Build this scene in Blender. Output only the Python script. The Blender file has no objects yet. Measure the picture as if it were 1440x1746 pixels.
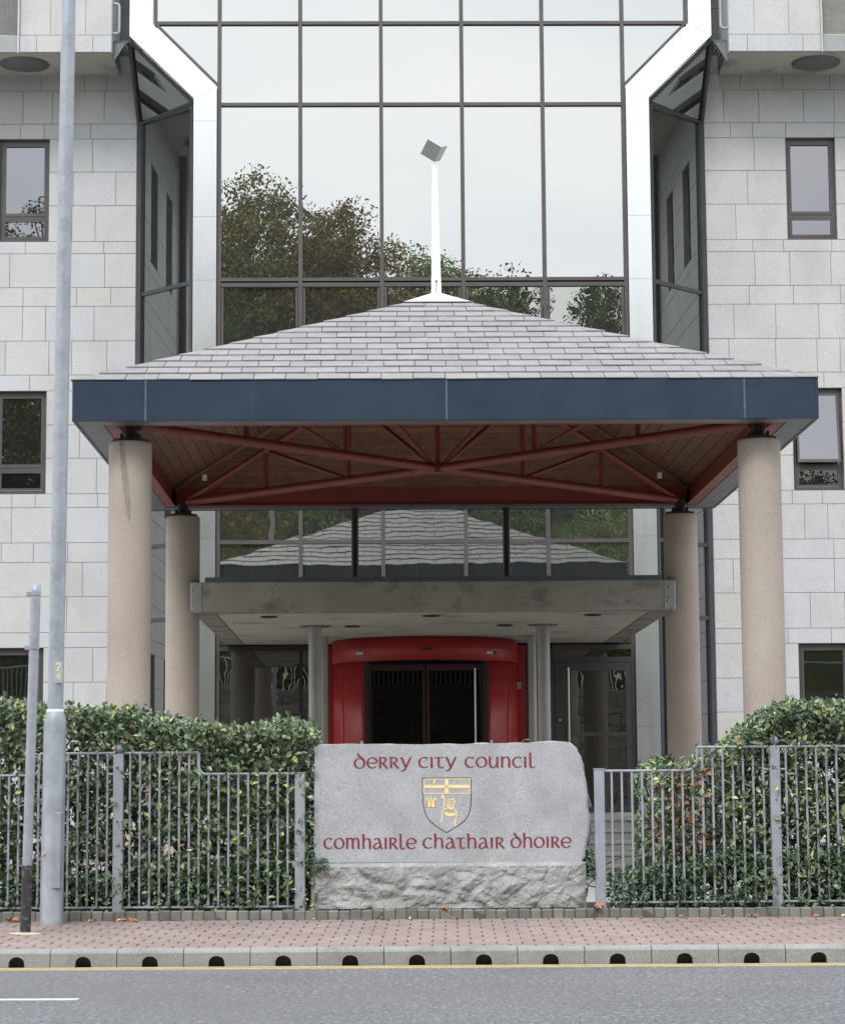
import bpy, math, random
from mathutils import Matrix, Vector, noise
random.seed(7)
R_ = math.radians
# ------------------------------------------------------------------ camera
S = bpy.context.scene
F, PITCH, ROLL = 4023.3, .1198, .0071          # focal length in pixels of a 1440 px wide picture
EYE = 1.26
cam = bpy.data.cameras.new("camera"); camo = bpy.data.objects.new("camera", cam)
S.collection.objects.link(camo); S.camera = camo
cam.sensor_fit = 'HORIZONTAL'; cam.sensor_width = 36; cam.lens = F / 1440 * 36
cam.clip_start = .1; cam.clip_end = 2000
camo.matrix_world = Matrix.Translation((0, 0, EYE)) @ Matrix.Rotation(math.pi/2 + PITCH, 4, 'X') @ Matrix.Rotation(-ROLL, 4, 'Z')
# ------------------------------------------------------------------ sky, sun, exposure
SUN_EL, SUN_AZ = R_(48), R_(200)               # azimuth clockwise from +Y
W = bpy.data.worlds.new("World"); S.world = W; W.use_nodes = True
nt = W.node_tree; nt.nodes.clear()
out = nt.nodes.new('ShaderNodeOutputWorld'); bg = nt.nodes.new('ShaderNodeBackground')
sky = nt.nodes.new('ShaderNodeTexSky'); sky.sky_type = 'NISHITA'; sky.sun_disc = False
sky.sun_elevation = SUN_EL; sky.sun_rotation = SUN_AZ; sky.dust_density = 4; sky.air_density = 1.2; sky.ozone_density = 1
hs = nt.nodes.new('ShaderNodeHueSaturation'); hs.inputs['Saturation'].default_value = .22
tc = nt.nodes.new('ShaderNodeTexCoord'); mp = nt.nodes.new('ShaderNodeMapping'); mp.inputs['Scale'].default_value = (1, 1, 2.6)
nz = nt.nodes.new('ShaderNodeTexNoise'); nz.inputs['Scale'].default_value = 2.2; nz.inputs['Detail'].default_value = 5; nz.inputs['Roughness'].default_value = .5
cr = nt.nodes.new('ShaderNodeValToRGB'); cr.color_ramp.elements[0].position = .3; cr.color_ramp.elements[1].position = .72
cr.color_ramp.elements[0].color = (.62, .70, .80, 1); cr.color_ramp.elements[1].color = (1, .985, .955, 1)
mx = nt.nodes.new('ShaderNodeMix'); mx.data_type = 'RGBA'; mx.blend_type = 'MULTIPLY'; mx.inputs['Factor'].default_value = 1
flat = nt.nodes.new('ShaderNodeMix'); flat.data_type = 'RGBA'; flat.inputs['Factor'].default_value = .75; flat.inputs['B'].default_value = (9.0, 9.2, 9.5, 1)
L = nt.links.new
L(sky.outputs[0], hs.inputs['Color']); L(hs.outputs[0], flat.inputs['A']); L(flat.outputs['Result'], mx.inputs['A'])
L(tc.outputs['Generated'], mp.inputs[0]); L(mp.outputs[0], nz.inputs['Vector']); L(nz.outputs[0], cr.inputs[0]); L(cr.outputs[0], mx.inputs['B'])
L(mx.outputs['Result'], bg.inputs[0]); bg.inputs[1].default_value = .12; L(bg.outputs[0], out.inputs[0])
sl = bpy.data.lights.new("sun", 'SUN'); sl.energy = 1.1; sl.angle = R_(20); sl.color = (1, .97, .93)
so = bpy.data.objects.new("sun", sl); S.collection.objects.link(so)
sd = Vector((math.sin(SUN_AZ)*math.cos(SUN_EL), math.cos(SUN_AZ)*math.cos(SUN_EL), math.sin(SUN_EL)))
so.rotation_euler = sd.to_track_quat('Z', 'Y').to_euler(); so.location = sd*60
S.view_settings.view_transform = 'Standard'; S.view_settings.look = 'None'; S.view_settings.gamma = 1; S.view_settings.exposure = 1.05
S.cycles.max_bounces = 6; S.cycles.glossy_bounces = 4; S.cycles.diffuse_bounces = 4; S.cycles.caustics_reflective = False; S.cycles.caustics_refractive = False

# ------------------------------------------------------------------ frames: B = building, K = kerb and road
CX, CY, BETA = .2009, 30.1525, .018
FR = {'B': (CX, CY, BETA), 'K': (0, 0, -.0104), 'W': (0, 0, 0)}
def world(fr, x, y, z):
    ox, oy, a = FR[fr]; c, s = math.cos(a), math.sin(a)
    return Vector((ox + x*c - y*s, oy + x*s + y*c, z))
def ray(px, py):
    dx, dy = px - 720, py - 873; c, s = math.cos(ROLL), math.sin(ROLL)
    u = c*dx - s*dy; v = s*dx + c*dy
    a, b = math.cos(PITCH), math.sin(PITCH)
    return Vector((u/F, a + b*v/F, b - a*v/F))
def onplane(fr, px, py, Y):
    """where the sight line meets the vertical plane at depth Y of a frame: X, z"""
    ox, oy, a = FR[fr]; c, s = math.cos(a), math.sin(a); d = ray(px, py)
    t = (Y + ox*(-s) + oy*c) / (-d.x*s + d.y*c)
    p = d*t; X = (p.x-ox)*c + (p.y-oy)*s
    return X, p.z + EYE
def bx(px, py, Y): return onplane('B', px, py, Y)[0]
def bz(px, py, Y): return onplane('B', px, py, Y)[1]
def kx(px, py, Y): return onplane('K', px, py, Y)[0]
def kz(px, py, Y): return onplane('K', px, py, Y)[1]

# ------------------------------------------------------------------ materials
def new_mat(name):
    m = bpy.data.materials.new(name); m.use_nodes = True
    n = m.node_tree; b = n.nodes['Principled BSDF']; return m, n, b
def mk(name, cols, rough=.7, metal=0, scale=3, detail=6, bump=0, bscale=40, spec=.5, speck=None, stain=None, rnd=None, island=False, pores=None, aniso=None, rvar=0, coat=0, transl=0):
    """cols: two colours mixed by noise; speck=(scale, amount, colour); stain=(scale, lo, hi, colour, stretch z); rnd=list of colours picked per object; pores=(scale, size, colour)"""
    m, n, b = new_mat(name); N = n.nodes.new; L = n.links.new
    geo = N('ShaderNodeNewGeometry'); pos = geo.outputs['Position']
    def nse(sc, det=6, rg=.55, z=1):
        v = pos
        if z != 1:
            mpn = N('ShaderNodeMapping'); mpn.inputs['Scale'].default_value = (1, 1, z); L(pos, mpn.inputs[0]); v = mpn.outputs[0]
        t = N('ShaderNodeTexNoise'); t.inputs['Scale'].default_value = sc; t.inputs['Detail'].default_value = det; t.inputs['Roughness'].default_value = rg
        L(v, t.inputs['Vector']); return t.outputs[0]
    def ramp(f, lo, hi, c0=(0, 0, 0, 1), c1=(1, 1, 1, 1)):
        r = N('ShaderNodeValToRGB'); e = r.color_ramp.elements; e[0].position = lo; e[1].position = hi; e[0].color = c0; e[1].color = c1
        L(f, r.inputs[0]); return r.outputs[0]
    def mix(f, a, c, mode='MIX'):
        k = N('ShaderNodeMix'); k.data_type = 'RGBA'; k.blend_type = mode
        if isinstance(f, (int, float)): k.inputs['Factor'].default_value = f
        else: L(f, k.inputs['Factor'])
        for s_, q in (('A', a), ('B', c)):
            if isinstance(q, tuple): k.inputs[s_].default_value = (*q[:3], 1)
            else: L(q, k.inputs[s_])
        return k.outputs['Result']
    c = mix(ramp(nse(scale, detail), .32, .68), cols[0], cols[1])
    if rnd:
        if island: rv = geo.outputs['Random Per Island']
        else: rv = N('ShaderNodeObjectInfo').outputs['Random']
        r = N('ShaderNodeValToRGB'); r.color_ramp.interpolation = 'CONSTANT' if island else 'LINEAR'
        while len(r.color_ramp.elements) < len(rnd): r.color_ramp.elements.new(.5)
        for i, q in enumerate(rnd):
            p, col = q if isinstance(q[0], float) and len(q) == 2 else (i/len(rnd), q)
            r.color_ramp.elements[i].position = p
        for i, q in enumerate(rnd):
            p, col = q if isinstance(q[0], float) and len(q) == 2 else (i/len(rnd), q)
            r.color_ramp.elements[i].color = (*col, 1)
        L(rv, r.inputs[0]); c = mix(1.0, c, r.outputs[0], 'MULTIPLY')
    if speck:
        for sc, am, col in (speck if isinstance(speck, list) else [speck]):
            f = nse(sc, 2, .6); rr = ramp(f, .56, .66); g = N('ShaderNodeMath'); g.operation = 'MULTIPLY'; g.inputs[1].default_value = am
            L(rr, g.inputs[0]); c = mix(g.outputs[0], c, col)
    if stain:
        for sc, lo, hi, col, am, zs in stain:
            rr = ramp(nse(sc, 5, .6, zs), lo, hi); g = N('ShaderNodeMath'); g.operation = 'MULTIPLY'; g.inputs[1].default_value = am
            L(rr, g.inputs[0]); c = mix(g.outputs[0], c, col)
    if pores:
        vt = N('ShaderNodeTexVoronoi'); vt.inputs['Scale'].default_value = pores[0]; L(pos, vt.inputs['Vector'])
        msk = N('ShaderNodeMath'); msk.operation = 'MULTIPLY'; L(ramp(vt.outputs['Distance'], pores[1]*.6, pores[1], (1, 1, 1, 1), (0, 0, 0, 1)), msk.inputs[0]); L(ramp(nse(pores[0]*.25, 2), .5, .56), msk.inputs[1])
        c = mix(msk.outputs[0], c, pores[2])
    L(c, b.inputs['Base Color'])
    b.inputs['Metallic'].default_value = metal; b.inputs['Roughness'].default_value = rough
    b.inputs['Specular IOR Level'].default_value = spec
    if rvar:
        mr = N('ShaderNodeMapRange'); mr.inputs['To Min'].default_value = max(.02, rough-rvar); mr.inputs['To Max'].default_value = min(1, rough+rvar)
        L(nse(scale*2, 4), mr.inputs['Value']); L(mr.outputs[0], b.inputs['Roughness'])
    if bump:
        bn = N('ShaderNodeBump'); bn.inputs['Distance'].default_value = bump; L(nse(bscale, 4), bn.inputs['Height']); L(bn.outputs[0], b.inputs['Normal'])
    if coat: b.inputs['Coat Weight'].default_value = coat
    if transl: b.inputs['Transmission Weight'].default_value = 0; b.inputs['Subsurface Weight'].default_value = 0
    return m
M = {}
M['granite'] = mk('granite', [(.43, .425, .415), (.485, .48, .47)], .75, scale=1.3, bump=.0015, bscale=60, spec=.3,
    speck=[(70, .6, (.26, .265, .275)), (52, .5, (.60, .60, .59))], rnd=[(.99, .99, 1.02), (1.0, 1.0, 1.01), (1.02, 1.0, .965), (.96, .965, .985), (1.03, 1.02, 1.0), (.95, .95, .96), (.98, .99, 1.045)],
    stain=[(.55, .55, .72, (.29, .275, .255), .4, .6), (2.6, .60, .80, (.27, .26, .24), .35, .12), (4, .60, .72, (.33, .32, .30), .3, 1)])
M['granite_dark'] = mk('granite_shade_tint', [(.25, .255, .26), (.34, .345, .35)], .8, scale=1.3, bump=.0015, bscale=60, spec=.3,
    speck=[(55, .5, (.18, .18, .19)), (38, .4, (.48, .48, .48))], stain=[(1.2, .5, .7, (.2, .19, .17), .5, .5)])  # darker granite: dimmer light on angled faces put into the colour, plus stains
M['mortar'] = mk('mortar', [(.20, .195, .18), (.30, .29, .27)], .9, scale=4)
M['soffit'] = mk('soffit_concrete', [(.42, .40, .35), (.50, .475, .42)], .9, scale=.9, bump=.001, bscale=30, stain=[(1.3, .52, .7, (.14, .125, .11), .6, 1)])
M['concrete'] = mk('column_concrete', [(.345, .29, .245), (.415, .355, .305)], .85, scale=.8, bump=.002, bscale=45, spec=.25,
    speck=[(70, .4, (.25, .21, .18)), (55, .35, (.50, .44, .39))], pores=(24, .15, (.11, .09, .08)), stain=[(2.2, .56, .76, (.30, .25, .185), .55, .25), (1.3, .58, .74, (.23, .215, .195), .5, .12)])
M['beam'] = mk('beam_concrete', [(.255, .235, .205), (.325, .30, .265)], .9, scale=1.2, bump=.003, bscale=30, spec=.2,
    speck=[(45, .4, (.19, .165, .145))], pores=(17, .2, (.10, .09, .08)), stain=[(2.5, .5, .68, (.13, .11, .095), .7, 1.6)])
M['alu'] = mk('brushed_aluminium', [(.60, .605, .60), (.66, .66, .655)], .28, metal=1, scale=.5, rvar=.03, stain=[(4, .52, .8, (.47, .47, .46), .5, .08)])
M['bronze'] = mk('bronze_frame', [(.050, .042, .041), (.072, .060, .058)], .42, scale=3, spec=.6)
M['darkframe'] = mk('dark_frame', [(.028, .030, .034), (.042, .044, .05)], .4, scale=3)
M['fascia'] = mk('blue_fascia', [(.017, .029, .052), (.026, .040, .064)], .45, scale=1.6, rvar=.08, spec=.3,
    stain=[(3, .66, .85, (.07, .085, .11), .45, .6), (11, .68, .72, (.012, .018, .028), .6, 1), (7, .58, .8, (.05, .062, .08), .4, .12)])
M['strip'] = mk('soffit_metal', [(.10, .11, .11), (.14, .15, .148)], .45, scale=2, rvar=.1)
M['red'] = mk('oxide_red_steel', [(.17, .030, .023), (.22, .042, .032)], .5, scale=3, spec=.5)
M['doorred'] = mk('door_red', [(.33, .020, .019), (.39, .028, .025)], .36, scale=2, spec=.4, rvar=.08, bump=.0006, bscale=3, stain=[(1.5, .55, .8, (.25, .03, .028), .5, .3), (9, .66, .74, (.20, .05, .045), .4, 1)])
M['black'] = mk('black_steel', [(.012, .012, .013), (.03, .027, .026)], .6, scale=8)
M['rust'] = mk('rusty_plate', [(.03, .02, .016), (.09, .05, .035)], .8, scale=12)
M['wood'] = mk('stained_boards', [(.13, .06, .035), (.20, .10, .058)], .6, scale=6, rnd=[(.8, .78, .75), (1, 1, 1), (1.15, 1.1, 1.05), (.9, .88, .85)], stain=[(3, .6, .75, (.06, .03, .02), .5, 1)])
M['slate'] = mk('roof_slate', [(.215, .206, .208), (.27, .26, .262)], .5, scale=5, bump=.001, bscale=30, spec=.55,
    rnd=[(.90, .90, .92), (1, 1, 1), (1.07, 1.04, 1.04), (.86, .86, .86), (1.02, 1.0, 1.03)], stain=[(2.0, .60, .8, (.42, .42, .44), .5, 1), (7, .58, .72, (.16, .16, .15), .45, 1)])
M['deck'] = mk('roof_deck', [(.03, .03, .03), (.05, .048, .045)], .9)
M['white'] = mk('white_paint', [(.78, .79, .79), (.84, .84, .83)], .4, scale=4)
M['cubegrey'] = mk('white_metal', [(.50, .50, .49), (.60, .59, .58)], .5, scale=4)
M['lead'] = mk('lead_flashing', [(.055, .065, .07), (.08, .09, .095)], .6, scale=3)
M['galv'] = mk('galvanised_steel', [(.27, .29, .325), (.36, .385, .42)], .45, metal=.2, scale=7, rvar=.1, speck=[(22, .35, (.44, .47, .51))], stain=[(5, .58, .75, (.22, .235, .26), .5, .4)])
M['fence'] = mk('railing_paint', [(.26, .275, .31), (.33, .35, .385)], .5, scale=6, stain=[(5, .58, .72, (.27, .27, .26), .5, .3)])
M['stone'] = mk('sign_stone', [(.34, .345, .36), (.43, .435, .45)], .8, scale=3.2, bump=.0015, bscale=90, spec=.25,
    speck=[(80, .65, (.22, .23, .245)), (66, .5, (.58, .585, .60))], stain=[(1.9, .52, .72, (.25, .25, .25), .5, 1), (11, .60, .72, (.22, .22, .22), .3, 1)])
M['rough'] = mk('rock_faced_stone', [(.26, .26, .25), (.38, .38, .37)], .85, scale=4, bump=.004, bscale=40, spec=.25,
    speck=[(70, .5, (.20, .20, .20)), (55, .4, (.60, .60, .59))], stain=[(2.5, .52, .75, (.19, .185, .17), .6, 1)])
M['letter'] = mk('red_inscription', [(.155, .018, .03), (.22, .032, .045)], .65, scale=14, speck=[(60, .4, (.34, .16, .18))])
M['gold'] = mk('gold_paint', [(.80, .62, .26), (.88, .74, .42)], .55, scale=20)
M['ink'] = mk('dark_outline', [(.03, .035, .045), (.06, .065, .08)], .7)
M['asphalt'] = mk('asphalt', [(.135, .134, .143), (.17, .169, .178)], .85, scale=.7, bump=.008, bscale=55, spec=.25,
    speck=[(30, .95, (.045, .045, .05)), (23, .85, (.36, .36, .365)), (62, .85, (.06, .06, .065)), (48, .7, (.34, .335, .33)), (13, .3, (.10, .10, .105))], stain=[(.8, .5, .75, (.11, .11, .115), .5, 1), (.25, .5, .6, (.15, .15, .155), .5, 1)])
M['paver'] = mk('pink_paver', [(.255, .197, .178), (.325, .255, .235)], .85, scale=2, bump=.001, bscale=60, spec=.25,
    speck=[(60, .5, (.14, .10, .095))], rnd=[(.93, .93, .93), (1, 1, 1), (1.05, 1.02, 1.02), (1, .96, .95), (.96, .98, 1)], stain=[(1.5, .56, .75, (.15, .125, .11), .5, 1)])
M['joint'] = mk('sand_joint', [(.075, .068, .055), (.12, .105, .085)], .95, scale=10)
M['kerb'] = mk('kerb_concrete', [(.235, .235, .23), (.30, .30, .29)], .85, scale=1.5, bump=.0015, bscale=60, spec=.25,
    speck=[(65, .45, (.14, .14, .14)), (50, .35, (.42, .42, .41))], rnd=[(.95, .95, .95), (1, 1, 1), (1.04, 1.04, 1.03)], stain=[(4, .55, .75, (.14, .135, .12), .5, 1)])
M['sett'] = mk('sett', [(.15, .15, .14), (.23, .23, .21)], .9, scale=5, bump=.002, bscale=50,
    rnd=[(.7, .7, .68), (1, 1, 1), (1.15, 1.14, 1.1), (.85, .87, .84)], stain=[(3, .5, .7, (.10, .10, .085), .6, 1)])
M['yellow'] = mk('yellow_line', [(.45, .35, .13), (.56, .46, .24)], .8, scale=9, speck=[(60, .5, (.3, .25, .15))])
M['linewhite'] = mk('white_line', [(.48, .48, .48), (.6, .6, .59)], .8, scale=9, speck=[(60, .4, (.35, .35, .35))])
M['soil'] = mk('soil', [(.035, .028, .02), (.07, .055, .04)], .95, scale=8, bump=.01)
M['paving'] = mk('forecourt_paving', [(.30, .29, .27), (.36, .35, .33)], .9, scale=2)
M['step'] = mk('stone_step', [(.34, .33, .29), (.42, .41, .37)], .85, scale=3, stain=[(3, .55, .7, (.25, .26, .18), .5, 1)])
M['grass'] = mk('grass_slope', [(.08, .11, .03), (.13, .17, .05)], .95, scale=.6, detail=10, bump=.1, bscale=3, spec=.1, speck=[(3, .6, (.03, .05, .014)), (6, .4, (.16, .19, .06))])
M['rubble'] = mk('rubble_stone', [(.15, .135, .115), (.24, .22, .19)], .95, scale=2, bump=.02, bscale=6, rnd=[(.8, .8, .8), (1, 1, 1), (1.1, 1.05, 1)])
M['trunk'] = mk('bark', [(.06, .048, .036), (.11, .09, .07)], .95, scale=6, bump=.01, bscale=20)
def leafmat(name, base, rnd, rough=.45, spec=.5):
    m = mk(name, [tuple(.85*c for c in base), tuple(1.15*c for c in base)], rough, scale=1.5, spec=spec, rnd=rnd, island=True)
    return m
M['hedge'] = leafmat('elaeagnus_leaf', (.135, .18, .095), [(0.0, (.65, .72, .68)), (.30, (1, 1, 1)), (.52, (.45, .55, .55)), (.66, (1.5, 1.5, 1.2)), (.80, (1.15, 1.2, 1.4)), (.93, (2.3, 2.1, 1.0)), (.955, (1.9, 1.0, .6)), (.97, (3.4, 2.7, 1.9))], .38, .7)
M['ivy'] = leafmat('ivy_leaf', (.055, .10, .055), [(0.0, (.8, .8, .8)), (.4, (1.2, 1.25, 1.1)), (.7, (1, 1.1, 1.2)), (.93, (2.6, 2.0, 1.2))], .4, .6)
M['deadleaf'] = leafmat('dead_leaf', (.30, .17, .09), [(0.0, (.75, .7, .7)), (.4, (1, 1, 1)), (.75, (1.3, 1.15, 1))], .7, .2)
M['t_olive'] = leafmat('olive_brown_foliage', (.19, .185, .06), [(0.0, (.7, .8, .7)), (.3, (1.3, 1.1, .9)), (.6, (.9, 1.15, .8)), (.8, (1.9, 1.3, .8))], .6, .3)
M['t_rust'] = leafmat('rust_foliage', (.23, .155, .05), [(0.0, (.7, .9, .8)), (.4, (1.2, 1.0, .8)), (.7, (.7, 1.1, .8)), (.85, (1.6, 1.2, .8))], .6, .3)
M['t_green'] = leafmat('light_green_foliage', (.24, .29, .11), [(0.0, (.7, .8, .7)), (.4, (1.1, 1.1, 1)), (.8, (1.5, 1.4, 1.2))], .6, .3)
M['t_dark'] = leafmat('dark_green_foliage', (.11, .15, .045), [(0.0, (.7, .8, .7)), (.4, (1.2, 1.2, 1)), (.8, (1.7, 1.5, 1))], .6, .3)
def glass(name, tint, bumpd, bscale, dark=.02, rough=0.0):
    m, n, b = new_mat(name); N = n.nodes.new; L = n.links.new
    n.nodes.remove(b); o = n.nodes['Material Output']
    g = N('ShaderNodeBsdfGlossy'); g.inputs['Roughness'].default_value = rough
    d = N('ShaderNodeBsdfDiffuse'); d.inputs[0].default_value = (dark, dark*1.02, dark, 1); a = N('ShaderNodeAddShader')
    lw = N('ShaderNodeLayerWeight'); lw.inputs['Blend'].default_value = .35
    k = N('ShaderNodeMix'); k.data_type = 'RGBA'; k.inputs['A'].default_value = (*tint, 1); k.inputs['B'].default_value = (.9, .9, .9, 1)
    pw = N('ShaderNodeMath'); pw.operation = 'POWER'; pw.inputs[1].default_value = 3; L(lw.outputs['Facing'], pw.inputs[0]); L(pw.outputs[0], k.inputs['Factor'])
    L(k.outputs['Result'], g.inputs[0])
    geo = N('ShaderNodeNewGeometry'); oi = N('ShaderNodeObjectInfo')
    ad = N('ShaderNodeVectorMath'); ad.operation = 'MULTIPLY_ADD'; L(oi.outputs['Random'], ad.inputs[0]); ad.inputs[1].default_value = (37, 11, 23)
    L(geo.outputs['Position'], ad.inputs[2])
    t = N('ShaderNodeTexNoise'); t.inputs['Scale'].default_value = bscale; t.inputs['Detail'].default_value = 1.5; L(ad.outputs[0], t.inputs['Vector'])
    bn = N('ShaderNodeBump'); bn.inputs['Distance'].default_value = bumpd; L(t.outputs[0], bn.inputs['Height']); L(bn.outputs[0], g.inputs['Normal'])
    L(g.outputs[0], a.inputs[0]); L(d.outputs[0], a.inputs[1]); L(a.outputs[0], o.inputs[0]); return m
M['glass'] = glass('solar_glass', (.40, .405, .395), .0007, 1.3)
M['glass_wavy'] = glass('wavy_glass', (.29, .295, .27), .0013, 1.9)
M['glass_side'] = glass('side_glass', (.21, .225, .22), .0006, 1.0, .012)
M['glass_win'] = glass('window_glass', (.20, .197, .205), .0004, 1.3, .012)
M['glass_low'] = glass('shaded_window_glass', (.075, .075, .07), .0006, 1.3, .008)
M['glass_dark'] = glass('entrance_glass', (.16, .16, .15), .0012, 2.0, .012)
M['glass_black'] = glass('drum_glass', (.014, .013, .012), .0005, 1.0, .004)

# ------------------------------------------------------------------ geometry helpers
COL = S.collection
ORG = {}
class MB:
    def __init__(s): s.v = []; s.f = []; s.smooth = []
    def add(s, vs, fs, sm=False):
        o = len(s.v); s.v += [tuple(v) for v in vs]; s.f += [tuple(i+o for i in f) for f in fs]; s.smooth += [sm]*len(fs)
    def box(s, x0, x1, y0, y1, z0, z1, c=0):
        if x0 > x1: x0, x1 = x1, x0
        if y0 > y1: y0, y1 = y1, y0
        if z0 > z1: z0, z1 = z1, z0
        if c <= 0:
            vs = [(x, y, z) for z in (z0, z1) for y in (y0, y1) for x in (x0, x1)]
            s.add(vs, [(0, 2, 3, 1), (4, 5, 7, 6), (0, 1, 5, 4), (2, 6, 7, 3), (0, 4, 6, 2), (1, 3, 7, 5)])
        else:   # chamfered
            c = min(c, (x1-x0)*.4, (y1-y0)*.4, (z1-z0)*.4)
            vs = []; idx = {}
            for ix, X in ((0, x0), (1, x1)):
                for iy, Y in ((0, y0), (1, y1)):
                    for iz, Z in ((0, z0), (1, z1)):
                        sx, sy, sz = (c if ix == 0 else -c), (c if iy == 0 else -c), (c if iz == 0 else -c)
                        for k, p in enumerate(((X, Y+sy, Z+sz), (X+sx, Y, Z+sz), (X+sx, Y+sy, Z))):
                            idx[(ix, iy, iz, k)] = len(vs); vs.append(p)
            F_ = []
            g = lambda a, b, cc, k: idx[(a, b, cc, k)]
            for i, flip in ((0, 1), (1, 0)):
                q = [g(i, 0, 0, 0), g(i, 1, 0, 0), g(i, 1, 1, 0), g(i, 0, 1, 0)]; F_.append(q[::-1] if flip else q)
                q = [g(0, i, 0, 1), g(0, i, 1, 1), g(1, i, 1, 1), g(1, i, 0, 1)]; F_.append(q[::-1] if flip else q)
                q = [g(0, 0, i, 2), g(1, 0, i, 2), g(1, 1, i, 2), g(0, 1, i, 2)]; F_.append(q[::-1] if flip else q)
            for a in (0, 1):
                for b in (0, 1):
                    F_.append([g(a, b, 0, 0), g(a, b, 0, 1), g(a, b, 1, 1), g(a, b, 1, 0)])
                    F_.append([g(a, 0, b, 0), g(a, 0, b, 2), g(a, 1, b, 2), g(a, 1, b, 0)])
                    F_.append([g(0, a, b, 1), g(0, a, b, 2), g(1, a, b, 2), g(1, a, b, 1)])
                    for d in (0, 1): F_.append([g(a, b, d, 0), g(a, b, d, 1), g(a, b, d, 2)])
            s.add(vs, F_)
        return s
    def prism(s, pts, axis, a0, a1):
        """polygon pts in the two other axes, extruded along axis"""
        n = len(pts)
        def P(u, v, a): return {'x': (a, u, v), 'y': (u, a, v), 'z': (u, v, a)}[axis]
        vs = [P(u, v, a0) for u, v in pts] + [P(u, v, a1) for u, v in pts]
        s.add(vs, [tuple(range(n))[::-1], tuple(range(n, 2*n))] + [(i, (i+1) % n, n+(i+1) % n, n+i) for i in range(n)]); return s
    def tube(s, p0, p1, r0, r1=None, n=12, caps=True):
        r1 = r0 if r1 is None else r1
        p0, p1 = Vector(p0), Vector(p1); d = (p1-p0).normalized()
        u = d.cross(Vector((0, 0, 1))) if abs(d.z) < .95 else d.cross(Vector((1, 0, 0))); u.normalize(); w = d.cross(u)
        o = len(s.v)
        for p, r in ((p0, r0), (p1, r1)):
            for i in range(n):
                a = 2*math.pi*i/n; s.v.append(tuple(p + u*math.cos(a)*r + w*math.sin(a)*r))
        for i in range(n):
            j = (i+1) % n; s.f.append((o+i, o+j, o+n+j, o+n+i)); s.smooth.append(True)
        if caps: s._cap(o, n, True); s._cap(o+n, n, False)
        return s
    def _cap(s, a, n, flip):
        o = len(s.v); s.v += s.v[a:a+n]; t = tuple(range(o, o+n)); s.f.append(t[::-1] if flip else t); s.smooth.append(False)
    def path(s, pts, r, n=10):
        pts = [Vector(p) for p in pts]; o = len(s.v); u = None
        for k, p in enumerate(pts):
            d = (pts[min(k+1, len(pts)-1)] - pts[max(k-1, 0)]).normalized()
            if u is None: u = d.orthogonal().normalized()
            u = (u - d*u.dot(d)).normalized(); w = d.cross(u)
            for i in range(n):
                a = 2*math.pi*i/n; s.v.append(tuple(p + u*math.cos(a)*r + w*math.sin(a)*r))
        for k in range(len(pts)-1):
            for i in range(n):
                j = (i+1) % n; s.f.append((o+k*n+i, o+k*n+j, o+(k+1)*n+j, o+(k+1)*n+i)); s.smooth.append(True)
        s._cap(o, n, True); s._cap(o+(len(pts)-1)*n, n, False)
        return s
    def lathe(s, cx, cy, prof, n=32):
        """prof: list of (radius, z)"""
        o = len(s.v)
        for r, z in prof:
            for i in range(n):
                a = 2*math.pi*i/n; s.v.append((cx+r*math.cos(a), cy+r*math.sin(a), z))
        for k in range(len(prof)-1):
            for i in range(n):
                j = (i+1) % n; s.f.append((o+k*n+i, o+k*n+j, o+(k+1)*n+j, o+(k+1)*n+i)); s.smooth.append(True)
        s._cap(o, n, True); s._cap(o+(len(prof)-1)*n, n, False)
        return s
    def mesh(s, name, mat, off=(0, 0, 0)):
        me = bpy.data.meshes.new(name)
        me.from_pydata([(x-off[0], y-off[1], z-off[2]) for x, y, z in s.v], [], s.f)
        me.polygons.foreach_set('use_smooth', s.smooth)
        me.materials.append(M[mat] if isinstance(mat, str) else mat); me.update(); return me
    def build(s, name, mat, parent=None, fr=None, kind=None):
        """parent given: coordinates are the frame coordinates of the thing"""
        off = ORG[parent.name] if parent else (0, 0, 0)
        o = bpy.data.objects.new(name, s.mesh(name, mat, off)); COL.objects.link(o)
        if parent: o.parent = parent; ORG[o.name] = off
        elif fr:
            o.location = world(fr, 0, 0, 0); o.rotation_euler = (0, 0, FR[fr][2]); ORG[o.name] = (0, 0, 0)
        if kind: o['kind'] = kind
        return o
def place(me, name, parent, x, y, z, rz=0, rx=0, ry=0):
    off = ORG[parent.name]; o = bpy.data.objects.new(name, me); COL.objects.link(o); o.parent = parent
    o.location = (x-off[0], y-off[1], z-off[2]); o.rotation_euler = (rx, ry, rz); return o
def tag(o, label, cat, group=None):
    o['label'] = label; o['category'] = cat
    if group: o['group'] = group
    return o
def thing(name, label, cat, fr, x, y, z, group=None, lean=(0, 0)):
    o = bpy.data.objects.new(name, None); COL.objects.link(o); o.location = world(fr, x, y, z); o.rotation_euler = (lean[0], lean[1], FR[fr][2])
    o.empty_display_size = .2; ORG[o.name] = (x, y, z); return tag(o, label, cat, group)
def struct(mb, name, mat, fr='W'):
    o = mb.build(name, mat, None, fr); o['kind'] = 'structure'; return o

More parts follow.
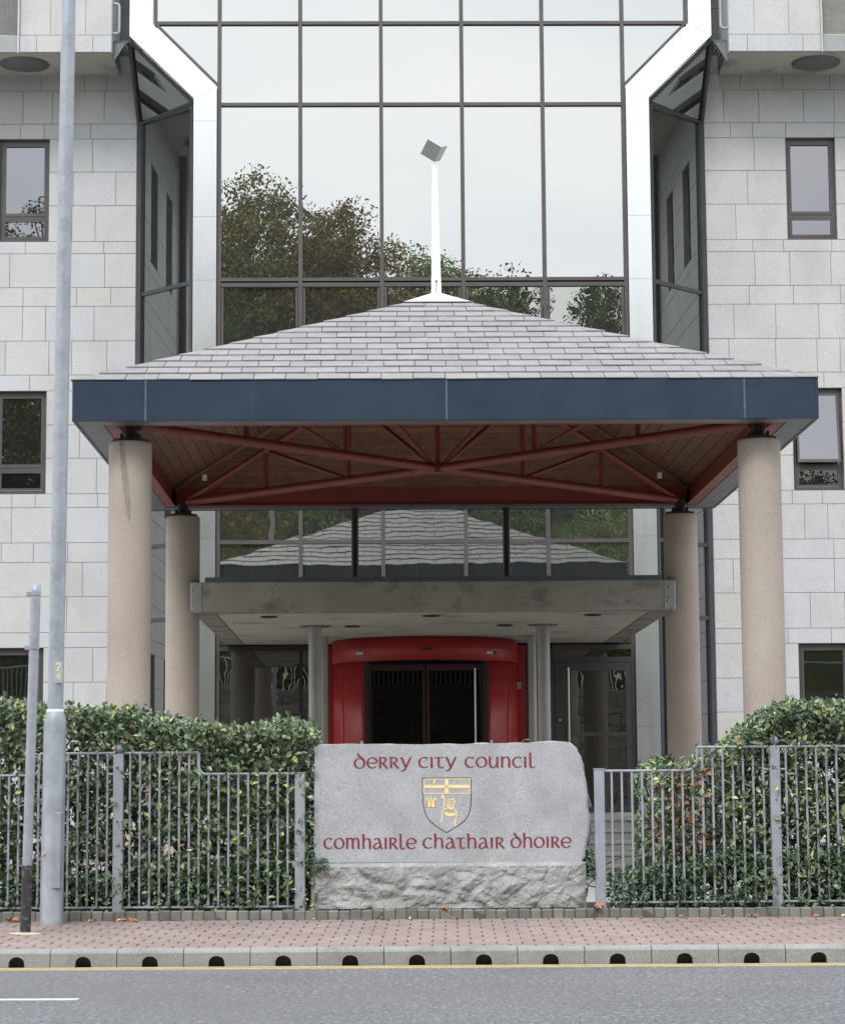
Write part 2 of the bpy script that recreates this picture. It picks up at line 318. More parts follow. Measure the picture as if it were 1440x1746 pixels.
# ================================================================== GROUND, ROAD, PAVEMENT
YK = 17.92                                        # kerb face depth
g = MB(); g.box(-600, 600, -600, 600, -1.2, -.35); struct(g, 'ground', 'grass')
g = MB(); g.add([(-80, 10.9, 0), (80, 10.9, 0), (80, YK+.02, 0), (-80, YK+.02, 0), (-80, 10.9, -.34), (80, 10.9, -.34), (80, YK+.02, -.34), (-80, YK+.02, -.34)],
    [(0, 1, 2, 3), (0, 4, 5, 1), (1, 5, 6, 2), (2, 6, 7, 3), (3, 7, 4, 0)]); struct(g, 'road', 'asphalt', 'K')
g = MB(); g.box(-80, 80, -3.0, 10.88, -.34, .02); struct(g, 'far_footpath', 'asphalt', 'K')
g = MB(); yy = YK-.02
for i, (a, b) in enumerate(((.03, .10), (.19, .26))): g.box(-80, 80, yy-b, yy-a, -.002, .0045)
struct(g, 'road_marking', 'yellow', 'K')
xa = kx(134, 1692, 15.1)
g = MB(); g.box(xa-4, xa, 15.04, 15.15, -.002, .0045); g.box(xa-13, xa-9, 15.03, 15.17, -.002, .0045); g.box(xa+5, xa+9, 15.03, 15.17, -.002, .0045)
struct(g, 'centre_line_marking', 'linewhite', 'K')
# kerb: half metre drainage kerbs with an arched inlet
KZ = .135
def kerb_unit():
    w, g_ = .5, .003; x0, x1 = g_, w-g_; hc, hr, hz = .2475, .0605, .016
    b = MB(); n = 14
    arch = [(hc - hr*1.02, hz*0)] + [(hc - hr*math.cos(math.pi*i/n), hz+ (.064)*math.sin(math.pi*i/n)**.75) for i in range(n+1)] + [(hc + hr*1.02, 0)]
    top = .103
    # face with the hole
    outer = [(x0, 0)] + [(x0, hz + .001)] + [(x0 + (x1-x0)*i/n, top) if 0 < i < n else ((x0, top) if i == 0 else (x1, top)) for i in range(n+1)]
    A = [(x0, 0), (x0, .05)] ; 
    vs = [(x, YK, z) for x, z in arch]; m = len(vs)
    out_ = [(x0, YK, 0)] + [(x0 + (x1-x0)*i/n, YK, top) for i in range(n+1)] + [(x1, YK, 0)]
    b.add(vs + out_, [(i, i+1, m+i+1, m+i) for i in range(m-1)])
    # tunnel
    b.add(vs + [(x, YK+.3, z) for x, y, z in vs], [(i+1, i, m+i, m+i+1) for i in range(m-1)])
    # chamfer, top, back, ends
    prof = [(YK, top), (YK+.012, KZ-.018), (YK+.045, KZ), (YK+.125, KZ), (YK+.125, -.2), (YK, -.2)]
    b.add([(x0, y, z) for y, z in prof] + [(x1, y, z) for y, z in prof], [(i, 6+i, 7+i, i+1) for i in range(4)] + [(0, 1, 2, 3, 4, 5), (11, 10, 9, 8, 7, 6)])
    return b
kerbo = MB().box(-80, 80, YK+.31, YK+.34, -.3, .10).build('kerb', 'soil', None, 'K', 'structure')
kb2 = MB(); kb2.box(-80, 80, YK+.004, YK+.1, -.3, -.002)
kme = kerb_unit(); x_joint = kx(768, 1625, YK)
kme = kme.mesh('kerb_stone', 'kerb')
for i in range(-22, 22): place(kme, 'kerb_stone', kerbo, x_joint + i*.5, 0, 0)
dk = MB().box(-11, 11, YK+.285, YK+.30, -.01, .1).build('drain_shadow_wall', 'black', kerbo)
# paving blocks, 200 mm running courses, surface rising away from the kerb
PY0, PY1 = YK+.13, YK+2.78; ROWS = 13; RD = (PY1-PY0)/ROWS
def pz(y): return KZ-.004 + (y-PY0)*.0262
sb = MB(); sb.prism([(PY0-.002, -.3), (PY1+.02, -.3), (PY1+.02, pz(PY1)-.012), (PY0-.002, pz(PY0)-.012)], 'x', -80, 80)
pav = sb.build('pavement', 'joint', None, 'K', 'structure')
pm = MB().box(-.0915, .0915, -RD/2+.0022, RD/2-.0022, -.06, 0, .0035).mesh('paving_block', 'paver')
cells = []
xr = kx(780, 1590, YK+1.3)
for r in range(ROWS):
    y = PY0 + RD*(r+.5)
    for i in range(-60, 60):
        x = xr + i*.197 + (.0985 if r % 2 else 0) + .0985
        cells.append((x, y, r))
vis = [c for c in cells if abs(c[0]*F/ (c[1]) ) < 745]
vis.sort(key=lambda c: (c[1], abs(c[0])))
near = vis[:300]; ns = set((c[0], c[2]) for c in near)
for x, y, r in near:
    o = place(pm, 'paving_block', pav, x+random.uniform(-.001, .001), y, pz(y)+random.uniform(-.0015, .0015), 0, math.atan(.0262))
rb = MB()
for x, y, r in cells:
    if (x, r) in ns or abs(x) > 9: continue
    dz = random.uniform(-.0015, .0015); h = .0915; k = RD/2-.0022
    rb.add([(x-h, y-k, pz(y-k)+dz), (x+h, y-k, pz(y-k)+dz), (x+h, y+k, pz(y+k)+dz), (x-h, y+k, pz(y+k)+dz)] +
           [(x-h, y-k, pz(y)-.03), (x+h, y-k, pz(y)-.03), (x+h, y+k, pz(y)-.03), (x-h, y+k, pz(y)-.03)], [(0, 1, 2, 3), (0, 4, 5, 1), (1, 5, 6, 2), (2, 6, 7, 3), (3, 7, 4, 0)])
m_is = mk('pink_paver_far', [(.255, .197, .178), (.325, .255, .235)], .85, scale=2, spec=.25, speck=[(60, .5, (.14, .10, .095))], rnd=[(0.0, (.93, .93, .93)), (.3, (1, 1, 1)), (.6, (1.05, 1.02, 1.02)), (.8, (.96, .98, 1))], island=True, stain=[(1.5, .56, .75, (.15, .125, .11), .5, 1)])
o = rb.build('remaining_paving_blocks', m_is, pav); o['kind'] = 'stuff'
# sett edging
YS = PY1+.012; ZS = kz(760, 1551, YS)
edge = MB().box(-80, 80, YS+.004, YS+.11, -.2, ZS-.02).build('sett_edging', 'joint', None, 'K', 'structure')
sm_ = [MB().box(-.0462, .0462, 0, .1, -.09, 0, .006+.002*i).mesh('sett', 'sett') for i in range(3)]
for i in range(-62, 62):
    place(random.choice(sm_), 'sett', edge, xr + i*.0975 + random.uniform(-.002, .002), YS+random.uniform(-.004, .004), ZS+random.uniform(-.006, .003), random.uniform(-.03, .03), random.uniform(-.03, .03))
g = MB(); g.box(-80, 80, YS+.105, YS+1.9, -.3, ZS-.03); struct(g, 'planting_bed', 'soil', 'K')
g = MB(); g.box(-80, 80, YS+1.9, 60, -.3, .16); struct(g, 'forecourt', 'paving', 'K')

# ================================================================== COUNCIL BUILDING
YG = 10.60; KW = (YG+CY)/(6.3525+CY)          # bay plane
XL_, XR_ = bx(374, 178, YG), bx(1061.5, 177, YG); XC, HALF = (XL_+XR_)/2, (XR_-XL_)/2
PO, PI_ = .402*KW, .036*KW
YW = YG+1.1
for _ in range(4): YW = YG + 1.118*abs((bx(237.5, 400, YW)) - (XC-HALF-PO))
def ZS1(z): return EYE + (z-EYE)*KW
def ZS2(z): return EYE + (z-EYE)*(YW+CY)/(7.2975+CY)
bld = thing('council_building', 'pale granite office building with a mirrored glass bay and red revolving door', 'building', 'B', 0, YG, .16)
def P(parent, name, mat, *boxes, c=0):
    b = MB()
    for q in boxes: b.box(*q, c=c)
    return b.build(name, mat, parent)
FLOOR = bz(1060, 1387, YG)
# --- granite wings
ZC = [.1, .72, 1.34, 1.96] + [bz(230, y, YW) for y in (1281, 1221, 1163, 1104, 1078, 1017, 958.6, 925, 865, 841.5, 781, 724, 666, 639, 581, 522, 490, 432, 411.5, 350.5, 293, 236.5, 211, 154.6, 127)]
while ZC[-1] < 18: ZC += [ZC[-1]+.62, ZC[-1]+1.24, ZC[-1]+1.52]
XE = {-1: bx(237.5, 400, YW), 1: bx(1198, 400, YW)}
WINZ = [(bz(230, 411.5, YW), bz(230, 236.5, YW)), (bz(230, 841.5, YW), bz(230, 666, YW)), (bz(230, 1281, YW), bz(230, 1104, YW))]; WWD = .403*KW
WX = {-1: bx(41, 330, YW), 1: bx(1382.5, 320, YW)}
WINS = {s: [WX[s] + s*2.15*k for k in range(3)] for s in (-1, 1)}
rs = random.Random(11)
for s in (-1, 1):
    back = MB(); stones = []
    x_out = s*13.5
    lo, hi = min(XE[s], x_out), max(XE[s], x_out)
    for za, zb in zip(ZC[:-1], ZC[1:]):
        holes = []
        for z0, z1 in WINZ:
            if za < z1-.02 and zb > z0+.02: holes = [(wx-WWD-.002, wx+WWD+.002) for wx in WINS[s]]
        segs = []; x = lo
        for a, b in sorted(holes): segs.append((x, a)); x = b
        segs.append((x, hi))
        for a, b in segs:
            back.box(a, b, YW+.014, YW+.34, za, zb)
            xs = [a]; 
            while b - xs[-1] > 1.0:
                xs.append(xs[-1] + rs.choice([.42, .55, .62, .78, .86, .93])*rs.uniform(.95, 1.05))
            if b - xs[-1] < .25 and len(xs) > 1: xs.pop()
            xs.append(b)
            for p, q in zip(xs[:-1], xs[1:]): stones.append((p, q, za, zb))
    wall = back.build('granite_wall', 'mortar', bld)
    stones.sort(key=lambda t: abs(t[0]+t[1]))
    for p, q, za, zb in stones[:290]:
        e = .0035; dy = rs.uniform(0, .004)
        b = MB().box(p+e, q-e, YW-dy, YW+.02, za+e, zb-e, .004); o = b.build('granite_block', 'granite', wall)
    if len(stones) > 290:
        b = MB()
        for p, q, za, zb in stones[290:]: b.box(p+.0035, q-.0035, YW, YW+.02, za+.0035, zb-.0035)
        o = b.build('remaining_granite_blocks', 'granite', wall); o['kind'] = 'stuff'
    # windows
    for wi, (z0, z1) in enumerate(WINZ):
        for k, wx in enumerate(WINS[s]):
            a, b_ = wx-WWD, wx+WWD; y0, y1 = YW+.10, YW+.17
            zt = z0+.425*KW; tw = .06
            fr = MB(); fr.box(a, a+tw, y0, y1, z0+.004, z1-.003); fr.box(b_-tw, b_, y0, y1, z0+.004, z1-.003)
            fr.box(a+tw, b_-tw, y0, y1, z1-tw-.02, z1-.003); fr.box(a+tw, b_-tw, y0, y1, z0+.004, z0+.075); fr.box(a+tw, b_-tw, y0, y1, zt-.045, zt+.012)
            fr.box(a-.002, b_+.002, y0-.035, y0-.002, z0+.0, z0+.04)
            w_ = fr.build('window', 'bronze', bld)
            tilt = (s == 1 and wi == 1 and k == 0)
            if s == 1 and wi == 1 and k == 0: w_['label'] = 'window with its upper sash tilted open'
            if not tilt:
                P(w_, 'pane', 'glass_win' if wi < 2 else 'glass_low', (a+tw+.03, b_-tw-.03, y0+.025, y0+.04, zt+.06, z1-tw-.06))
            sf = MB(); xa_, xb_, za_, zb_ = a+tw+.004, b_-tw-.004, zt+.016, z1-tw-.024; t2 = .036
            sf.box(xa_, xa_+t2, y0-.012, y0+.03, za_, zb_); sf.box(xb_-t2, xb_, y0-.012, y0+.03, za_, zb_); sf.box(xa_+t2, xb_-t2, y0-.012, y0+.03, za_, za_+t2+.02); sf.box(xa_+t2, xb_-t2, y0-.012, y0+.03, zb_-t2, zb_)
            if tilt:   # hinged at the head, swung outwards
                for nm, mb_, mt in (('sash', sf, 'bronze'), ('pane', MB().box(xa_+t2-.004, xb_-t2+.004, y0, y0+.015, za_+t2, zb_-t2+.004), 'glass_win')):
                    off = ORG[w_.name]; me = mb_.mesh(nm, mt, (0, y0, zb_)); o = bpy.data.objects.new(nm, me); COL.objects.link(o); o.parent = w_
                    o.location = (-off[0], y0-off[1], zb_-off[2]); o.rotation_euler = (-.13, 0, 0)
                P(w_, 'dark_opening', 'black', (a+tw+.005, b_-tw-.005, y1-.012, y1-.002, zt+.02, z1-tw-.03))
            else: sf.build('sash', 'bronze', w_)
            ls = MB(); xa_, xb_, za_, zb_ = a+tw+.004, b_-tw-.004, z0+.08, zt-.05
            ls.box(xa_, xa_+t2, y0-.006, y0+.03, za_, zb_); ls.box(xb_-t2, xb_, y0-.006, y0+.03, za_, zb_); ls.box(xa_+t2, xb_-t2, y0-.006, y0+.03, za_, za_+t2); ls.box(xa_+t2, xb_-t2, y0-.006, y0+.03, zb_-t2, zb_)
            ls.build('sash', 'bronze', w_)
            P(w_, 'pane', 'glass_win' if wi == 0 else 'glass_low', (xa_+t2-.004, xb_-t2+.004, y0+.012, y0+.024, za_+t2-.004, zb_-t2+.004))
            # shallow sloping stone sill
            b = MB(); b.prism([(YW-.006, z0-.012), (YW+.1, z0+.002), (YW+.1, z0-.03), (YW-.006, z0-.03)], 'x', a-.07, b_+.07)
    # overhanging storey
    YO = YG-.17
    XO = bx(190, 60, YO) if s < 0 else bx(1242, 60, YO)
    zs, zl = bz(100, 88, YO), bz(100, 59, YO)
    X2 = bx(33, 60, YO) if s < 0 else bx(1399, 60, YO)
    ZTP = 18.6
    ov = MB(); x_o = s*13.5; ov.box(XO, x_o, YO+.04, YW+.01, zs, ZTP)
    ovo = ov.build('overhanging_storey', 'soffit', bld)
    for (za, zb, cuts, mt, y) in ((zs+.0, zl-.008, [0, .33, 1.32], 'granite', YO+.005), (zl+.006, ZTP, [0, .46, 1.08], 'granite', YO+.025)):
        xs = [XO + s*c for c in cuts] + [X2]
        for p, q in zip(xs[:-1], xs[1:]): MB().box(min(p, q)+.003, max(p, q)-.003, y, YO+.055, za, zb, .004).build('cladding_panel', mt, ovo)
        x = X2 + s*.02
        while abs(x) < 13:
            MB().box(min(x, x+s*.55)+.003, max(x, x+s*.55)-.003, y+.015, YO+.055, za, zb, .004).build('cladding_panel', 'granite_dark', ovo); x += s*.55
    MB().box(X2, X2+s*.03, YO-.03, YO+.02, zs-.02, ZTP).build('joint_fin', 'granite', ovo)
    b = MB().box(XO-s*.012, XO+s*.006, YO+.02, YW-.02, zs-.02, ZTP).build('end_panel', 'granite_dark', ovo)
    for k in range(4):
        ym = (YO+YW)/2; xl = (bx(42, 105, ym) if s < 0 else bx(1390, 101, ym)) + s*2.6*k
        MB().lathe(xl, ym, [(.44, zs-.002), (.435, zs-.02), (.33, zs-.05), (.17, zs-.065), (.02, zs-.07)], 36).build('soffit_light', 'strip', ovo)
    # steel walkway, bracket and grab rail between the storey and the bay
    xw0, xw1 = XO - s*.015, XO - s*.36
    gm = MB(); 
    for i in range(10): gm.box(min(xw0, xw1), max(xw0, xw1), YO+.2+i*.085, YO+.215+i*.085, zl-.08, zl-.05)
    for i in range(7): xx = xw0 + (xw1-xw0)*i/6; gm.box(xx-.006, xx+.006, YO+.18, YO+1.0, zl-.082, zl-.048)
    gm.build('walkway_grating', 'strip', bld)
    b = MB(); b.prism([(xw0, zl-.10), (xw0 - s*.22, zl-.10), (xw0, zl-.46)], 'y', YO+.15, YO+.165); b.build('bracket', 'strip', bld)
    b = MB(); z0_, z1_ = bz(190, 57 if s < 0 else 49, YO+.07), bz(190, 6 if s < 0 else -2, YO+.07); xr_ = xw0 - s*.115
    pts = [(xw0, YO+.07, z0_)] + [(xr_ + s*.06*(1-math.sin(a)), YO+.07, z0_+.06*(1-math.cos(a))) for a in [i*math.pi/10 for i in range(6)]] + \
          [(xr_ + s*.06*(1-math.cos(a)), YO+.07, z1_-.06*(1-math.sin(a))) for a in [i*math.pi/10 for i in range(6)]] + [(xw0, YO+.07, z1_)]
    b.path(pts, .024, 10); b.build('grab_rail', 'fence', bld)
# --- glazed bay
zB = bz(238, 212, YW)
Z40, Z178, Z477, Z923 = bz(720, 39.5, YG), bz(720, 178, YG), bz(720, 476.3, YG), bz(720, 923.4, YG)
ZL = bz(720, 991, 3.2)+.02
rows_low = [ZL, Z923, ZS1(6.5), ZS1(7.95), Z477-.07]
ZTOP = 18.4
DG = PI_*0 + 1.02*KW; ZD0 = bz(370, 150, YG); ZD1 = ZD0 + DG; ZO0 = bz(330, 170, YG); ZO1 = ZO0 + DG
mull = [XC - HALF + 2*HALF*i/5 for i in range(6)]
rp = random.Random(5)
def pane(x0, x1, z0, z1, mat='glass', y=YG+.01, poly=None, tw=.0012):
    cx_, cz_ = (x0+x1)/2, (z0+z1)/2
    pts = poly or [(x0, z0), (x1, z0), (x1, z1), (x0, z1)]
    b = MB(); b.prism([(p-cx_, q-cz_) for p, q in pts], 'y', 0, .012)
    return place(b.mesh('pane', mat), 'pane', bay, cx_, y, cz_, rp.uniform(-tw, tw), rp.uniform(-tw, tw))
bay = MB().box(XC-HALF-.3, XC+HALF+.3, YG+.06, YG+.1, FLOOR, ZD0).box(XC-4.75, XC+4.75, YG+.06, YG+.1, ZD1, 18.5).build('glazed_bay', 'black', bld)
mw = .034
for i in range(5):
    a, b_ = mull[i], mull[i+1]
    pane(a, b_, Z178, Z40, 'glass'); pane(a, b_, Z40, ZTOP, 'glass'); pane(a, b_, Z477, Z178, 'glass')
    for z0, z1 in zip(rows_low[:-1], rows_low[1:]):
        pane(a, b_, z0, z1, 'glass_wavy', tw=.002)
    # opening sash frames of the row under the tall panes
    z0, z1 = rows_low[3], rows_low[4]
    P(bay, 'sash_frame', 'bronze', (a+mw+.01, a+mw+.05, YG-.03, YG+.005, z0+.05, z1-.01), (b_-mw-.05, b_-mw-.01, YG-.03, YG+.005, z0+.05, z1-.01),
      (a+mw+.05, b_-mw-.05, YG-.03, YG+.005, z1-.05, z1-.01), (a+mw+.05, b_-mw-.05, YG-.03, YG+.005, z0+.05, z0+.09))
def mul(x0, x1, z0, z1, d=.05, w=mw, mat='bronze'):   # vertical or horizontal bar
    b = MB()
    if abs(x1-x0) < 1e-6: b.box(x0-w, x0+w, YG-d, YG+.03, z0, z1)
    else: b.box(x0, x1, YG-d, YG+.03, z0-w, z0+w)
    return b.build('mullion', mat, bay)
for i, x in enumerate(mull):
    if i in (0, 5): mul(x, x, FLOOR, ZTOP, .052)
    else: mul(x, x, ZL, ZTOP, .052)
for z, w in ((Z40, .030), (Z178, .030), (Z477+.0, .030), (Z477-.095, .035), (ZS1(6.5), .03), (ZS1(7.95), .03), (Z923, .033), (ZL+.03, .03)):
    for a, b_ in zip(mull[:-1], mull[1:]): mul(a+mw, b_-mw, z, z, .046, w)
# side bays above the splay, with the diagonal frame
for s in (-1, 1):
    xi = XC + s*HALF; xo = xi + s*DG; zi0 = ZD0+.02
    pane(min(xi, xo), max(xi, xo), Z40, ZTOP, 'glass')
    tri = [(xi, Z40), (xi, zi0), (xo-s*.01, zi0+DG), (xo-s*.01, Z40)]
    if s > 0: tri = tri[::-1]
    pane(min(xi, xo), max(xi, xo), zi0, Z40, 'glass', poly=tri)
    mul(min(xi, xo)+ (mw if s > 0 else .03), max(xi, xo)-(mw if s < 0 else .03), Z40, Z40, .046, .03)
    # dark line inside the aluminium frame
    b = MB(); b.box(xo-mw*.8, xo+mw*.8, YG-.055, YG+.02, ZD1+.03, ZTOP); b.build('mullion', 'bronze', bay)
    q = [(xi+s*.02, ZD0+.005), (xi+s*.02, ZD0+.07), (xo+s*.02, ZD1+.09), (xo+s*.02, ZD1+.025)]
    b = MB(); b.prism(q if s < 0 else q[::-1], 'y', YG-.057, YG+.02); b.build('mullion', 'bronze', bay)
    # aluminium frame: lower post, diagonal, upper post, in separate sheets with open joints
    i0, o0 = xi + s*PI_, xi + s*PO
    i1, o1 = i0 + s*DG, o0 + s*DG
    bnds = [FLOOR] + [ZS1(z) for z in (2.3, 3.9, 5.25, 6.6, 8.0, 9.33, 10.35, 11.9)]; zj = bnds[-1]
    def sheet(pts):
        b = MB(); b.prism(pts if s > 0 else pts[::-1], 'y', YG-.11, YG+.05); return b.build('cladding_sheet', 'alu', bay)
    for z0, z1 in zip(bnds[:-1], bnds[1:]): sheet([(i0, z0+.002), (o0, z0+.002), (o0, z1-.002), (i0, z1-.002)])
    sheet([(i0, zj+.002), (o0, zj+.002), (o0, ZO0-.002), (i0, ZD0-.002)])
    sheet([(i0, ZD0+.002), (o0, ZO0+.002), (o1, ZO1-.002), (i1, ZD1-.002)])
    sheet([(i1, ZD1+.002), (o1, ZO1+.002), (o1, ZD1+.21), (i1, ZD1+.21)]); sheet([(i1, ZD1+.214), (o1, ZD1+.214), (o1, 18.5), (i1, 18.5)])
    # splayed side glazing
    xe = XE[s]; p0 = Vector((o0, YG+.06, 0)); p1 = Vector((xe, YW-.02, 0)); nrm = Vector((s*(p1.y-p0.y), -abs(p1.x-p0.x), 0)).normalized()
    def side_quad(za_, zb_, off, t0=0, t1=1, nm='pane', mt='glass_side', th=.012, tw=0):
        a, b_ = p0.lerp(p1, t0), p0.lerp(p1, t1); q = nrm*off; k = nrm*(-th)
        vs = [a+q, b_+q, b_+q+k, a+q+k]; m_ = MB()
        m_.add([(v.x, v.y, za_) for v in vs] + [(v.x, v.y, zb_) for v in vs], [(0, 1, 5, 4), (2, 3, 7, 6), (0, 4, 7, 3), (1, 2, 6, 5), (0, 3, 2, 1), (4, 5, 6, 7)])
        return m_.build(nm, mt, bay)
    lv = [FLOOR-.6, FLOOR+.25, ZS1(4.04), Z923+.02, ZS1(6.5), ZS1(7.95), Z477-.02, zB]
    side_quad(0, zB, -.05, -.0, 1, 'backing', 'black', .02)
    for z0, z1 in zip(lv[:-1], lv[1:]):
        side_quad(z0, z1, 0)
        side_quad(z1-.035, z1+.035, .03, .0, 1, 'mullion', 'darkframe', .05)
    side_quad(0, zB+.03, .05, .93, 1.02, 'mullion', 'darkframe', .08); side_quad(0, zB+.03, .04, 0, .05, 'mullion', 'darkframe', .07)
    # sloping triangular facet under the diagonal
    A_, B_, C_ = Vector((o0, YG+.05, ZO0-.03)), Vector((xe, YW-.02, zB)), Vector((o1, YG+.05, ZO1-.04))
    T = MB(); T.add([A_, B_, C_], [(0, 1, 2)]); T.build('pane', 'glass_side', bay)
    D_ = Vector((xe, YW+.0, ZO1+.3)); T = MB(); T.add([B_, D_, C_], [(0, 1, 2)]); T.build('pane', 'glass_side', bay)
    fn = MB(); n_ = (B_-A_).cross(C_-A_).normalized(); n_ = n_ if n_.y < 0 else -n_
    fn.tube(B_+n_*.02, C_+n_*.02, .045, n=6); fn.build('mullion', 'darkframe', bay)
    fn = MB(); fn.tube(A_+n_*.02, C_+n_*.02, .04, n=6); fn.build('mullion', 'darkframe', bay)
    fn = MB(); fn.tube(A_+n_*.02, B_+n_*.02, .035, n=6); fn.build('mullion', 'darkframe', bay)
    # downpipe on the wing beside the bay is only seen mirrored
    MB().tube((xe+s*5.6, YW-.1, .1), (xe+s*5.6, YW-.1, zs), .08).build('downpipe', 'black', bld)
# --- ground floor: glass screens, doors, drum
YF = 3.2; ZS_ = bz(740, 1042, YF)
zt_ = bz(1010, 1125, YG)
fd = XC - HALF
xl2 = bx(513, 1170, YG); xl3 = bx(556, 1170, YG)
for a, b_ in ((mull[0], xl2), (xl2, xl3)): pane(a, b_, FLOOR+.05, ZS_-.01, 'glass_dark', tw=.003)
mul(xl2, xl2, FLOOR, ZS_-.1, .04, .03, 'black'); mul(mull[0]+mw, xl3, ZS_-.06, ZS_-.06, .05, .04, 'black')
pane(mull[0], mull[5], ZS_-.0, ZL, 'glass_wavy')
xr0 = bx(941, 1180, YG); xr1 = mull[5]
pane(xr0, xr1, zt_, ZS_-.03, 'glass_dark'); mul(xr0, xr1-mw, ZS_-.06, ZS_-.06, .05, .04, 'bronze'); mul(xr0, xr1-mw, zt_, zt_, .05, .045, 'bronze')
mul(xr0, xr0, FLOOR, ZS_-.1, .05, .04, 'bronze')
dx0, dx1 = xr0+.045, xr1-.04; dzt = zt_-.05; st = .10
door = MB().box(dx0, dx0+st*1.5, YG-.06, YG-.01, FLOOR+.02, dzt).box(dx1-st, dx1, YG-.06, YG-.01, FLOOR+.02, dzt).box(dx0+st*1.5, dx1-st, YG-.06, YG-.01, dzt-.14, dzt)
zm = bz(1010, 1252, YG); door.box(dx0+st*1.5, dx1-st, YG-.06, YG-.01, zm-.03, zm+.03).box(dx0+st*1.5, dx1-st, YG-.06, YG-.01, FLOOR+.02, FLOOR+.13)
dr = door.build('glazed_door', 'bronze', bld)
P(dr, 'pane', 'glass_dark', (dx0+st*1.5, dx1-st, YG-.035, YG-.028, zm+.03, dzt-.14)); P(dr, 'pane', 'glass_dark', (dx0+st*1.5, dx1-st, YG-.035, YG-.028, FLOOR+.13, zm-.03))
xh = bx(968, 1200, YG); hb = MB().tube((xh, YG-.13, bz(968, 1139, YG)), (xh, YG-.13, 1.35), .019)
for z in (1.7, 3.1): hb.tube((xh, YG-.13, z), (xh, YG-.06, z), .012)
hb.build('door_handle', 'alu', dr); MB().tube((bx(954, 1228, YG), YG-.08, bz(954, 1228, YG)), (bx(954, 1228, YG), YG-.055, bz(954, 1228, YG)), .022).build('door_lock', 'alu', dr)
P(dr, 'threshold', 'alu', (dx0, dx1, YG-.09, YG-.0, FLOOR+.001, FLOOR+.018))
# revolving drum
rd = 1.56; xd, yd = bx(724, 1180, YG-.6), YG-.62
drum = MB()
def arcwall(mb, a0, a1, r, z0, z1, th=.04, n=16, cx=None):
    cx = xd if cx is None else cx
    vs = []; 
    for i in range(n+1):
        a = a0+(a1-a0)*i/n
        for rr in (r, r-th):
            for z in (z0, z1): vs.append((cx + rr*math.sin(a), yd - rr*math.cos(a), z))
    fs = []
    for i in range(n):
        o = 4*i; fs += [(o, o+4, o+5, o+1), (o+2, o+3, o+7, o+6), (o+1, o+5, o+7, o+3), (o, o+2, o+6, o+4)]
    fs += [(0, 1, 3, 2), (4*n, 4*n+2, 4*n+3, 4*n+1)]
    mb.add(vs, fs, False)
    for k in range(len(fs)-2):
        if k % 4 < 2: mb.smooth[len(mb.smooth)-len(fs)+k] = True
    return mb
zh = bz(724, 1125, yd-rd); aop = math.asin((bx(833, 1200, yd-rd*.75)-xd)/rd)
rev = arcwall(MB(), -R_(92), R_(92), rd+.012, zh, ZS_-.01, .06, 32).build('revolving_door', 'doorred', bld)
for s in (-1, 1):
    am = aop + (R_(90)-aop)*.42; arcwall(MB(), s*aop, s*(am-.004), rd, FLOOR+.13, zh-.012, .05, 10).build('drum_wall', 'doorred', rev); arcwall(MB(), s*(am+.004), s*R_(90), rd, FLOOR+.13, zh-.012, .05, 10).build('drum_wall', 'doorred', rev); arcwall(MB(), s*aop, s*R_(90), rd+.004, FLOOR, FLOOR+.125, .05, 16).build('kick_plate', 'alu', rev)
    pass
    sx = xd + s*(rd+.02); MB().box(sx, sx+s*.17, YG-.09, YG+.05, FLOOR, ZS_-.03).build('side_panel', 'doorred', rev)
    P(rev, 'jamb', 'black', (xd+s*(rd*math.sin(aop)-.01), xd+s*(rd*math.sin(aop)-.09), yd-rd*math.cos(aop)+.01, yd-rd*math.cos(aop)+.08, FLOOR, zh))
    xs_ = bx(614 if s < 0 else 835, 1113, yd-rd*.75); zz = bz(724, 1113, yd-rd*.8)
    ys_ = yd - math.sqrt(max(.01, (rd+.012)**2 - (xs_-xd)**2))
    P(rev, 'door_sensor', 'white', (xs_-.07, xs_+.05, ys_-.05, ys_+.02, zz-.02, zz+.02), c=.005); P(rev, 'sensor_eye', 'black', (xs_+.05, xs_+.10, ys_-.055, ys_+.02, zz-.018, zz+.018))
P(rev, 'sensor_eye', 'black', (bx(727, 1108, yd-rd)-.09, bx(727, 1108, yd-rd)+.09, yd-rd-.03, yd-rd+.03, zz+.02, zz+.06))
yl = yd-rd*math.cos(aop)+.10; hw = rd*math.sin(aop)-.09
for s in (-1, 1):
    x0, x1 = xd+s*.012, xd+s*hw
    a, b_ = min(x0, x1), max(x0, x1)
    lf = MB().box(a, a+.045, yl, yl+.04, FLOOR+.02, zh-.05).box(b_-.045, b_, yl, yl+.04, FLOOR+.02, zh-.05).box(a+.045, b_-.045, yl, yl+.04, zh-.15, zh-.05).box(a+.045, b_-.045, yl, yl+.04, FLOOR+.02, FLOOR+.2)
    lf.build('door_leaf_frame', mk('dark_red_frame', [(.045, .008, .008), (.06, .012, .011)], .4), rev)
    P(rev, 'door_glass', 'glass_black', (a+.045, b_-.045, yl+.015, yl+.025, FLOOR+.2, zh-.15))
MB().tube((xd+hw-.13, yl-.06, FLOOR+.4), (xd+hw-.13, yl-.06, zh-.12), .016).build('door_handle', 'alu', rev)
for s in (-1, 1):   # short guide posts either side
    x = xd + s*(rd*math.sin(aop)+.03); yp = yd-rd*math.cos(aop)-.12
    MB().tube((x, yp, FLOOR), (x, yp, 2.16), .022).build('guide_post', 'alu', rev)
xi_, zi_ = bx(884, 1169, YG-.1), bz(884, 1169, YG-.1); P(rev, 'intercom', 'galv', (xi_-.04, xi_+.04, YG-.115, YG-.09, zi_-.06, zi_+.06), c=.004)
